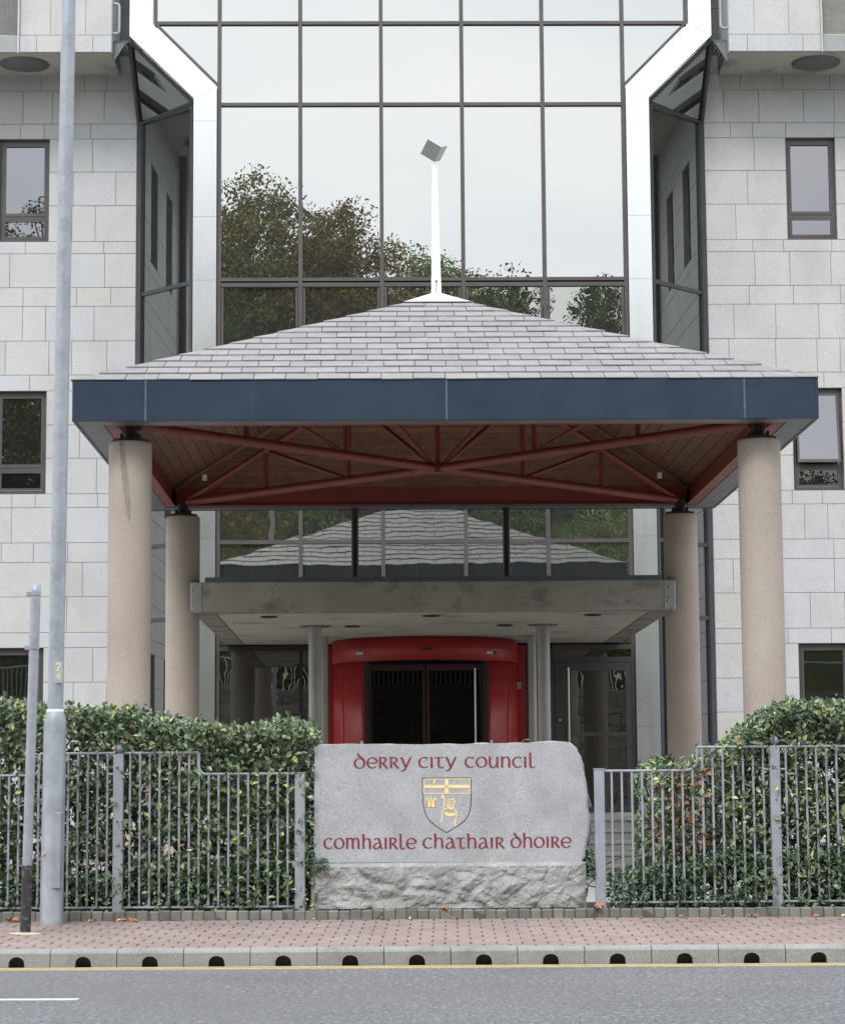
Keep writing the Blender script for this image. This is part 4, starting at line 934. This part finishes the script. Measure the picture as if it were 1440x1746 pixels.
# ================================================================== LAMP POST, SIGN POLE
YL = PY1-.30; lpx = kx(87.5, 1566, YL); zl_ = pz(YL)
lp = thing('lamp_post', 'tall galvanised lamp post with yellow number 24 and a wide base sleeve', 'lamp post', 'K', lpx, YL, zl_, None, (0, .0075))
c_ = lambda z: zl_+z
pxm = F/(YL*1.0)
zsh = kz(97, 1212, YL)
MB().lathe(lpx, YL, [(.100, zl_-.02), (.100, zl_+.08), (.099, zl_+.085), (.0985, zsh-.13), (.094, zsh-.07), (.078, zsh-.02), (.073, zsh)], 28).build('base_sleeve', 'galv', lp)
MB().lathe(lpx, YL, [(.076, zsh-.012), (.077, zsh), (.076, zsh+.008), (.068, zsh+.010)], 28).build('sleeve_ring', 'white', lp)
MB().lathe(lpx, YL, [(.0675, zsh), (.0665, 5.0), (.062, 8.0), (.05, 10.2)], 28).build('shaft', 'galv', lp)
MB().box(lpx+.018, lpx+.085, YL-.103, YL-.05, kz(95, 1515, YL), kz(95, 1385, YL), .006).build('access_door', 'galv', lp)
MB().path([(lpx, YL, 10.1), (lpx, YL-.1, 10.35), (lpx, YL-.5, 10.5), (lpx, YL-1.2, 10.55)], .035, 10).build('outreach_arm', 'galv', lp)
MB().box(lpx-.14, lpx+.14, YL-1.9, YL-1.15, 10.45, 10.62, .05).build('lantern', 'galv', lp)
MB().tube((lpx-.062, YL-.078, kz(82, 1456, YL)), (lpx-.066, YL-.092, kz(82, 1456, YL)), .013).build('sticker_spot', mk('orange_spot', [(.55, .36, .22), (.6, .4, .25)], .8), lp)
D2 = [[(0, .78), (.08, .95), (.28, 1.0), (.48, .9), (.5, .68), (.3, .4), (.02, .05), (.02, 0), (.54, 0)]]
D4 = [[(.4, 0), (.4, 1), (.02, .3), (.02, .27), (.6, .27)]]
for dg, pyb in ((D2, 1143.5), (D4, 1159)):
    mb = MB(); xq = kx(93.5, pyb, YL-.07); zq = kz(97, pyb, YL-.07); hh = .062
    for st in dg: nib(mb, [(xq+u*hh*.85, zq+v*hh) for u, v in st], .011, .011, YL-.0715, .0015, 0)
    mb.build('number', 'gold', lp)
MB().box(kx(91, 1150, YL), kx(106, 1150, YL), YL-.0695, YL-.055, kz(97, 1165, YL), kz(97, 1128, YL)).build('number_plate', mk('plate_grey', [(.33, .35, .37), (.36, .38, .4)], .6), lp)
YP = kz and 19.45
spx = kx(43, 1583, YP); zsp = pz(YP)
sp_ = thing('sign_pole', 'slim white pole with black foot, empty clips and no sign, beside the lamp post', 'sign pole', 'K', spx, YP, zsp, None, (0, .0185))
z_ = lambda y: kz(45, y, YP)
MB().lathe(spx, YP, [(.044, zsp-.05), (.044, z_(1476))], 20).build('black_foot', mk('black_band', [(.02, .02, .022), (.04, .04, .045)], .5, scale=20, speck=[(25, .3, (.3, .3, .3))]), sp_)
MB().lathe(spx, YP, [(.041, z_(1476)), (.041, z_(1008))], 20).build('shaft', 'galv', sp_)
MB().lathe(spx, YP, [(.043, z_(1010)), (.043, z_(998)), (.03, z_(997))], 20).build('cap', 'galv', sp_)
for y in (1013, 1105):
    b = MB().lathe(spx, YP, [(.046, z_(y)-.012), (.046, z_(y)+.012)], 18).box(spx-.075, spx-.035, YP-.02, YP+.0, z_(y)-.02, z_(y)+.02, .004); b.build('sign_clip', 'galv', sp_)
MB().lathe(spx, YP, [(.13, zsp+.0), (.12, zsp+.006), (.046, zsp+.012)], 20).build('mortar_collar', mk('mortar_pad', [(.5, .42, .34), (.56, .48, .4)], .9), sp_)

# ================================================================== PLANTS
def leaf(mb, p, d, n, l, w, curl=.15):
    """leaf from base p along d with normal n"""
    s_ = d.cross(n).normalized(); n = s_.cross(d)
    a = p; m1 = p + d*l*.4; t = p + d*l - n*l*curl
    pts = [a, m1 + s_*w*.5 - n*w*-.18, m1 - s_*w*.5 - n*w*-.18, p + d*l*.42, t, p+d*l*.76 + s_*w*.36 + n*w*.08, p+d*l*.76 - s_*w*.36 + n*w*.08]
    mb.add(pts, [(0, 3, 1), (0, 2, 3), (3, 4, 5), (1, 3, 5), (3, 2, 6), (3, 6, 4)])
def rvec(r): 
    while True:
        v = Vector((r.uniform(-1, 1), r.uniform(-1, 1), r.uniform(-1, 1)))
        if .05 < v.length < 1: return v.normalized()
def hedge(name, label, cat, xa, xb, prof, ya, yb, count, seed, mat='hedge', zbase=None, lsize=(.036, .080), group=None, dens=None, front=.5, upw=.3):
    """prof(x)->top height"""
    r = random.Random(seed); zb_ = ZS-.03 if zbase is None else zbase
    t = thing(name, label, cat, 'K', (xa+xb)/2, (ya+yb)/2, zb_, group)
    fo = MB(); n_ = 0
    while n_ < count:
        x = r.uniform(xa, xb); u = r.random(); top = prof(x) + .07*noise.noise(Vector((x*3.1, seed, 0))) + .05*noise.noise(Vector((x*9, seed, 4)))
        if r.random() < .16: z = top - abs(r.gauss(0, .07)) + (.07 if r.random() < .2 else 0)*r.random(); y = r.uniform(ya, yb)
        else:
            z = r.uniform(zb_+.02, top); y = ya + (yb-ya)*(r.random()**1.5)
        y += .06*noise.noise(Vector((x*4, z*4, seed)))
        cl_ = noise.noise(Vector((x*5.5, y*3, z*5.5+seed)))
        if cl_ < (-.12 if z < top-.25 else -.30): continue
        if r.random() < .085: y = ya - r.random()*.16
        if dens and r.random() > dens(x, z): continue
        d = (rvec(r)*.9 + Vector((0, -front, upw))).normalized(); nn = (rvec(r)*.7 + Vector((0, -.6, .6))).normalized()
        if abs(d.dot(nn)) > .9: continue
        l = r.uniform(*lsize); leaf(fo, Vector((x, y, z)), d, nn, l, l*r.uniform(.48, .64), r.uniform(.05, .25)); n_ += 1
    o = fo.build('foliage', mat, t); o['kind'] = 'stuff'
    br = MB()
    for i in range(int(abs(xb-xa)*14)):
        x = r.uniform(xa, xb); y = r.uniform(ya+.15, yb); tp = prof(x)*.93; pts = [(x, y, zb_-.02)]
        for k in range(1, 5): pts.append((x + r.uniform(-.08, .08)*k, y + r.uniform(-.05, .05)*k, zb_ + (tp-zb_)*k/4))
        br.path(pts, r.uniform(.004, .009), 5)
    br.build('stems', 'trunk', t); return t
def interp(tab):
    def f(x):
        if x <= tab[0][0]: return tab[0][1]
        for (a, b_), (c, d) in zip(tab, tab[1:]):
            if x <= c: return b_ + (d-b_)*(x-a)/(c-a)
        return tab[-1][1]
    return f
YH0, YH1 = YFc+.10, YFc+1.15
def tabpx(l): return interp([(kx(a, b, YFc+.5), kz(a, b, YFc+.5)) for a, b in l])
hedge('hedge', 'long dense evergreen hedge behind the railing between lamp post and name stone', 'hedge', kx(-260, 1300, YH0), kx(537, 1300, YH0),
      tabpx([(-300, 1215), (0, 1205), (80, 1210), (160, 1214), (230, 1215), (300, 1238), (400, 1246), (470, 1236), (535, 1242)]), YH0-.03, YH1, 40000, 21, upw=.35)
hedge('hedge', 'tall evergreen hedge at the right end, rising over the ball-topped post', 'hedge', kx(1238, 1300, YH0), kx(1700, 1300, YH0),
      tabpx([(1235, 1290), (1250, 1262), (1275, 1238), (1310, 1215), (1360, 1205), (1440, 1200), (1700, 1200)]), YH0-.03, YH1, 26000, 22, upw=.35)
hedge('shrub', 'thin evergreen shrub with arching shoots between the steps and the tall hedge', 'shrub', kx(1085, 1300, YH0), kx(1250, 1300, YH0),
      tabpx([(1080, 1325), (1110, 1290), (1130, 1300), (1170, 1310), (1190, 1285), (1210, 1280), (1250, 1262)]), YH0+.02, YH1-.3, 3100, 23, dens=lambda x, z: .55 if z > 1.0 else 1)
hedge('dead_shrub', 'shrub gone brown behind the railing, in front of the rear concrete column', 'shrub', kx(1118, 1400, YH0), kx(1215, 1400, YH0),
      tabpx([(1110, 1330), (1150, 1320), (1210, 1315)]), YH0+.02, YH0+.5, 420, 24, 'deadleaf', dens=lambda x, z: 1 if .75 < z < 1.6 else .15)
hedge('ivy', 'low ivy spilling over the foot of the right railing beside the name stone', 'ivy', kx(1040, 1500, YFc-.06), kx(1440, 1500, YFc-.06),
      tabpx([(1000, 1485), (1050, 1485), (1110, 1470), (1200, 1450), (1300, 1450), (1440, 1440)]), YFc-.03, YFc+.35, 3600, 25, 'ivy', lsize=(.03, .055), upw=.1)
hedge('ivy', 'low ivy along the foot of the left railing between its two posts', 'ivy', kx(0, 1500, YFc-.06), kx(500, 1500, YFc-.06),
      tabpx([(0, 1490), (120, 1500), (220, 1470), (330, 1490), (500, 1480)]), YFc+.0, YFc+.25, 3000, 26, 'ivy', lsize=(.03, .055), upw=.1)
hedge('ivy', 'ivy sprig creeping round the left edge of the name stone', 'ivy', kx(521, 1470, FY-.05), kx(560, 1470, FY-.05), tabpx([(500, 1400), (535, 1440), (545, 1460), (600, 1468)]), FY-.09, FY+.2, 420, 27, 'ivy', zbase=ZS+.25, lsize=(.022, .04))
hedge('ivy', 'ivy sprig in the gap at the right edge of the name stone', 'ivy', kx(995, 1470, FY-.05), kx(1016, 1470, FY-.05), tabpx([(990, 1450), (1020, 1455)]), FY+.02, FY+.4, 500, 28, 'ivy', zbase=ZS+.1, lsize=(.022, .04))
# fallen leaves
rl = random.Random(77)
LL = ['bright yellow fallen leaf, widest of those lying below the left edge of the carved shield', 'large curled orange-brown leaf lying at the right corner of the stone plinth',
 'small brown leaf lying just left of the bright yellow leaf below the plinth', 'curled brown leaf below the middle of the plinth, under the shield point', 'reddish brown leaf just right of the curled one under the shield point',
 'tiny yellow leaf crumb on the setts below the right half of the plinth', 'wide brown leaf clump at the far left, left of the white pole', 'small yellow leaf between the lamp post foot and the ball-topped post, left of three',
 'small brown leaf between lamp post foot and ball-topped post, middle of three', 'brown leaf right at the foot of the left ball-topped post', 'longest brown leaf on the setts just right of the left ball-topped post', 'small yellow leaf at the foot of the left ball-topped post',
 'small brown leaf on the setts at the left corner of the plinth', 'thin brown leaf against the plinth, a quarter of the way from its left end', 'small brown leaf below the first bars of the right railing, nearest the low post', 'brown leaf below the curved step in the right railing',
 'brown leaf below the tall bars, midway along the right railing', 'curled brown leaf beneath the ivy just left of the right ball-topped post', 'brown leaf right of the right ball-topped post, near the picture edge', 'pale yellow leaf at the far right end of the sett strip',
 'tiny brown leaf on the pink paving below the middle of the left railing', 'tiny brown leaf on the pink paving below the right end of the plinth', 'tiny pale leaf on the pink paving below the left end of the plinth', 'tiny brown leaf on the paving below the right half of the lettering', 'small brown leaf on the pink paving just right of the lamp post foot']
spots = [(694, 1557, .075, 'yellow'), (1012, 1546, .12, 'brown'), (655, 1558, .05, 'brown'), (752, 1553, .09, 'brown'), (775, 1559, .05, 'brown'), (812, 1559, .025, 'yellow'), (18, 1560, .10, 'brown'), (150, 1561, .04, 'yellow'), (162, 1562, .06, 'brown'),
    (205, 1562, .07, 'brown'), (222, 1560, .08, 'brown'), (198, 1563, .045, 'yellow'), (530, 1552, .04, 'brown'), (600, 1548, .05, 'brown'), (1090, 1557, .04, 'brown'), (1166, 1558, .06, 'brown'), (1230, 1559, .05, 'brown'), (1282, 1556, .07, 'brown'), (1395, 1558, .06, 'brown'), (1434, 1559, .05, 'yellow'), (335, 1569, .035, 'brown'), (960, 1562, .03, 'brown'), (532, 1564, .035, 'yellow'), (858, 1561, .03, 'brown'), (140, 1566, .04, 'brown')]
mly = mk('yellow_fallen_leaf', [(.62, .47, .22), (.72, .58, .32)], .7, scale=20); mlb = mk('brown_fallen_leaf', [(.28, .12, .055), (.42, .22, .11)], .75, scale=25)
for i, (px_, py_, sz, kd) in enumerate(spots):
    y = YS - .05 if py_ > 1553 else YS+.03; z = pz(y) + .003 if py_ > 1553 else ZS+.004
    mb = MB(); a = rl.uniform(0, 6.28); pts = []
    X = kx(px_, py_, y); sz *= 1.15
    for lobe in range(3 if kd == 'brown' else 1):
        aa = a + lobe*.9
        d = Vector((math.cos(aa), math.sin(aa)*.8, rl.uniform(.15, .5))).normalized(); leaf(mb, Vector((X, y, z)), d, Vector((rl.uniform(-.3, .3), -.5, 1)).normalized(), sz*.8, sz*.5, .3)
    o = mb.build('fallen_leaf', mly if kd == 'yellow' else mlb, None, 'K')
    tag(o, LL[i], 'leaf', 'fallen leaves along the pavement edge')

# ================================================================== ACROSS THE ROAD, BEHIND THE CAMERA (seen mirrored in the glass)
YB = -3.2; HW = 5.05
g = MB(); g.box(-70, 70, YB-.6, YB, -.3, HW); rw = g.build('retaining_wall', 'mortar', None, 'W'); tag(rw, 'tall rubble stone retaining wall mirrored in the entrance glass', 'wall')
ORG[rw.name] = (0, 0, 0)
rb_ = random.Random(13); z = 0; blocks = MB(); nbk = 0
while z < HW-.1:
    h_ = rb_.uniform(.24, .4); x = -13
    while x < 13:
        w_ = rb_.uniform(.5, 1.3)
        mb = MB().box(x+.012, x+w_-.012, YB-.1, YB+rb_.uniform(.02, .07), z+.012, min(z+h_, HW)-.012, .02)
        if nbk < 290 and abs(x) < 11 and z > .8: mb.build('wall_stone', 'rubble', rw); nbk += 1
        else: blocks.add(mb.v, mb.f)
        x += w_
    z += h_
o = blocks.build('remaining_wall_stones', 'rubble', rw); o['kind'] = 'stuff'
rg = thing('white_railing', 'white railing along the top of the retaining wall across the road', 'railing', 'W', 0, YB-.25, HW)
rm = MB(); 
MB().tube((-30, YB-.25, HW+1.05), (30, YB-.25, HW+1.05), .035, n=8).build('rail', 'white', rg)
bm_ = MB().box(-.014, .014, -.014, .014, 0, 1.03).mesh('bar', 'white')
for i in range(-90, 91): place(bm_, 'bar', rg, i*.165, YB-.25, HW)
hl = MB(); NX, NY = 60, 26; vs = []
def hillz(x, y):
    d = (YB-.6) - y; return HW-.05 + .75*min(d, 12) + .12*max(0, d-12) + .5*noise.noise(Vector((x*.15, y*.15, 0))) + (0 if d < .5 else .15*noise.noise(Vector((x*.8, y*.8, 3))))
for j in range(NY+1):
    for i in range(NX+1): x = -75+150*i/NX; y = YB-.58 - 60*(j/NY)**1.4; vs.append((x, y, hillz(x, y) if j else HW-.05))
hl.add(vs, [(j*(NX+1)+i, (j+1)*(NX+1)+i, (j+1)*(NX+1)+i+1, j*(NX+1)+i+1) for j in range(NY) for i in range(NX)], True)
struct(hl, 'hillside', 'grass')
# mirror helper: where a sight line goes after the glass
def mirrored(px, py, Ltot):
    Ltot += 8
    d = ray(px, py); nB = Vector((math.sin(BETA), -math.cos(BETA), 0)); o_ = world('B', 0, YG, 0); E_ = Vector((0, 0, EYE))
    t = (o_-E_).dot(nB)/d.dot(nB); hit = E_+d*t; r = d - nB*2*d.dot(nB); rem = Ltot - t*d.length
    return hit + r.normalized()*rem
def tree(label, x, y, ztop, rad, crown_h, mat, n_clump, per, seed, leafsz=.165, dens=1):
    r = random.Random(seed); zb_ = hillz(x, y)-.1
    t = thing('tree', label, 'tree', 'W', x, y, zb_, 'trees on the hillside across the road')
    cz = ztop - crown_h/2; tr = MB(); tr.tube((x, y, zb_-.3), (x+.1, y, zb_+(cz-zb_)*.6), .28, .17, 10); tr.tube((x+.1, y, zb_+(cz-zb_)*.6), (x, y, ztop-1.2), .17, .04, 8)
    cr_ = MB(); 
    for k in range(n_clump):
        v = rvec(r)*(r.random()**.38); v.z = math.copysign(abs(v.z)**.8, v.z); c0 = Vector((x+v.x*rad*1.1, y+v.y*rad, cz+v.z*crown_h/2)); cr0 = r.uniform(.35, .8)
        if k % 3 == 0: tr.tube((x, y, c0.z - rad*.5 if c0.z-rad*.5 > zb_+1 else zb_+1), c0, .05, .015, 5, False)
        for q_ in range(int(per*3.6)):
            p = c0 + rvec(r)*(r.random()**.5)*cr0*Vector((1.25, 1.25, .75)).length/1.6
            d = (rvec(r)+Vector((0, 0, -.1))).normalized(); nn = rvec(r)
            if abs(d.dot(nn)) > .95: continue
            s_ = d.cross(nn).normalized(); l = r.uniform(.7, 1.2)*leafsz; w = l*.62
            cr_.add([p, p+d*l*.5+s_*w*.5, p+d*l, p+d*l*.5-s_*w*.5], [(0, 1, 2, 3)])
    o = cr_.build('crown', mat, t); tr.build('trunk', 'trunk', t); return t
TR = [(425, 300, 92, 3.9, 16, 't_olive', 700, 34, 'broad olive-brown tree, tallest of those mirrored in the glass'), (590, 352, 90, 2.5, 13, 't_rust', 320, 34, 'rust-coloured tree mirrored left of the canopy finial'), (520, 420, 96, 3.0, 13, 't_olive', 330, 34, 'smaller olive tree filling the gap behind the tallest one'),
      (720, 425, 98, 2.6, 8, 't_green', 170, 30, 'pale green airy tree mirrored behind the finial mast'), (650, 485, 88, 2.8, 10, 't_rust', 240, 34, 'low russet tree mirrored under the finial'), (845, 462, 94, 1.7, 7, 't_rust', 80, 24, 'thin sparse tree mirrored right of the finial'), (850, 490, 90, 2.7, 10, 't_dark', 240, 34, 'dense dark green tree mirrored right of the canopy peak'),
      (1030, 484, 92, 2.3, 11, 't_dark', 200, 34, 'rounded dark green tree at the right edge of the mirrored row'), (330, 390, 90, 3.0, 14, 't_dark', 170, 36, 'dark tree beyond the left edge of the mirrored row'), (760, 500, 100, 3.0, 9, 't_olive', 150, 34, 'olive tree far back in the middle of the mirrored row'), (750-560, 420, 92, 3.2, 12, 't_olive', 120, 34, 'olive tree standing far left on the hillside across the road'), (60, 330, 90, 3.6, 14, 't_dark', 300, 34, 'tall dark tree mirrored in the left wing windows'), (20, 620, 86, 3.2, 9, 't_dark', 240, 30, 'low dark tree mirrored in the middle left window'), (1400, 800, 86, 3.0, 6, 't_olive', 160, 30, 'low olive tree mirrored in the middle right window')]
for i, (px_, py_, Lt, rad, chh, mt, nc, per, lab) in enumerate(TR):
    p = mirrored(px_, py_, Lt); tree(lab, p.x, p.y, p.z, rad, chh, mt, nc, per, 40+i)
def bush(label, x, y, w, h, mat, n_, seed, lz=.14):
    r = random.Random(seed); z0_ = hillz(x, y); t = thing('bush', label, 'bush', 'W', x, y, z0_, 'bushes on the slope across the road'); mb = MB()
    for i in range(n_):
        v = rvec(r)*(r.random()**.4); p = Vector((x+v.x*w, y+v.y*w*.5, z0_+h*.5+v.z*h*.5)); d = rvec(r); nn = rvec(r)
        if abs(d.dot(nn)) > .95: continue
        s_ = d.cross(nn).normalized(); l = r.uniform(.7, 1.2)*lz; mb.add([p, p+d*l*.5+s_*l*.3, p+d*l, p+d*l*.5-s_*l*.3], [(0, 1, 2, 3)])
    o = mb.build('foliage', mat, t); o['kind'] = 'stuff'
    MB().tube((x, y, z0_-.2), (x, y, z0_+h*.6), .08, .03, 6).build('stem', 'trunk', t)
for i, (px_, py_, Lt, w, h_, mt, lab) in enumerate([(430, 925, 84, 1.5, 3.2, 't_rust', 'golden brown bush mirrored beside the lamp post'), (545, 900, 86, 1.5, 1.6, 't_green', 'clipped pale green bush on the slope'), (690, 905, 88, 2.0, 1.8, 't_dark', 'dark green clipped bush behind the canopy roof'), (860, 905, 87, 1.8, 1.8, 't_green', 'light green bush mirrored right of the canopy peak'), (1020, 930, 84, 1.6, 3.0, 't_green', 'bright green leafy bush at the right of the slope'), (985, 890, 88, 2.0, 2.4, 't_dark', 'dark bush behind the bright green one'), (500, 1030, 80, 1.8, 1.4, 't_dark', 'low bush just above the retaining wall, left'), (1000, 1060, 80, 1.8, 1.4, 't_rust', 'low russet bush just above the retaining wall, right')]):
    p = mirrored(px_, py_, Lt); bush(lab, p.x, p.y, w, h_, mt, 2600, 90+i)

hb_ = thing('hedge', 'added dark hedge above the retaining wall across the road, dimming the mirrored slope', 'hedge', 'W', 0, YB-1.0, HW-.1); hm = MB(); hr = random.Random(31)  # added hedge covers the bright grass so the mirrored slope turns darker
for i in range(26000):
    p = Vector((hr.uniform(-14, 14), YB-.7-hr.random()**1.5*.8, HW-.1+hr.random()**.9*1.9)); d = rvec(hr); nn = rvec(hr)
    if abs(d.dot(nn)) > .95: continue
    s_ = d.cross(nn).normalized(); l = hr.uniform(.09, .16); hm.add([p, p+d*l*.5+s_*l*.3, p+d*l, p+d*l*.5-s_*l*.3], [(0, 1, 2, 3)])
o = hm.build('foliage', 't_dark', hb_); o['kind'] = 'stuff'
hm = MB()
for i in range(60): x = -14+28*i/59; hm.path([(x, YB-1.1, HW-.3), (x+.05, YB-1.15, HW+.8), (x-.04, YB-1.1, HW+1.6)], .03, 5)
hm.build('stems', 'trunk', hb_)
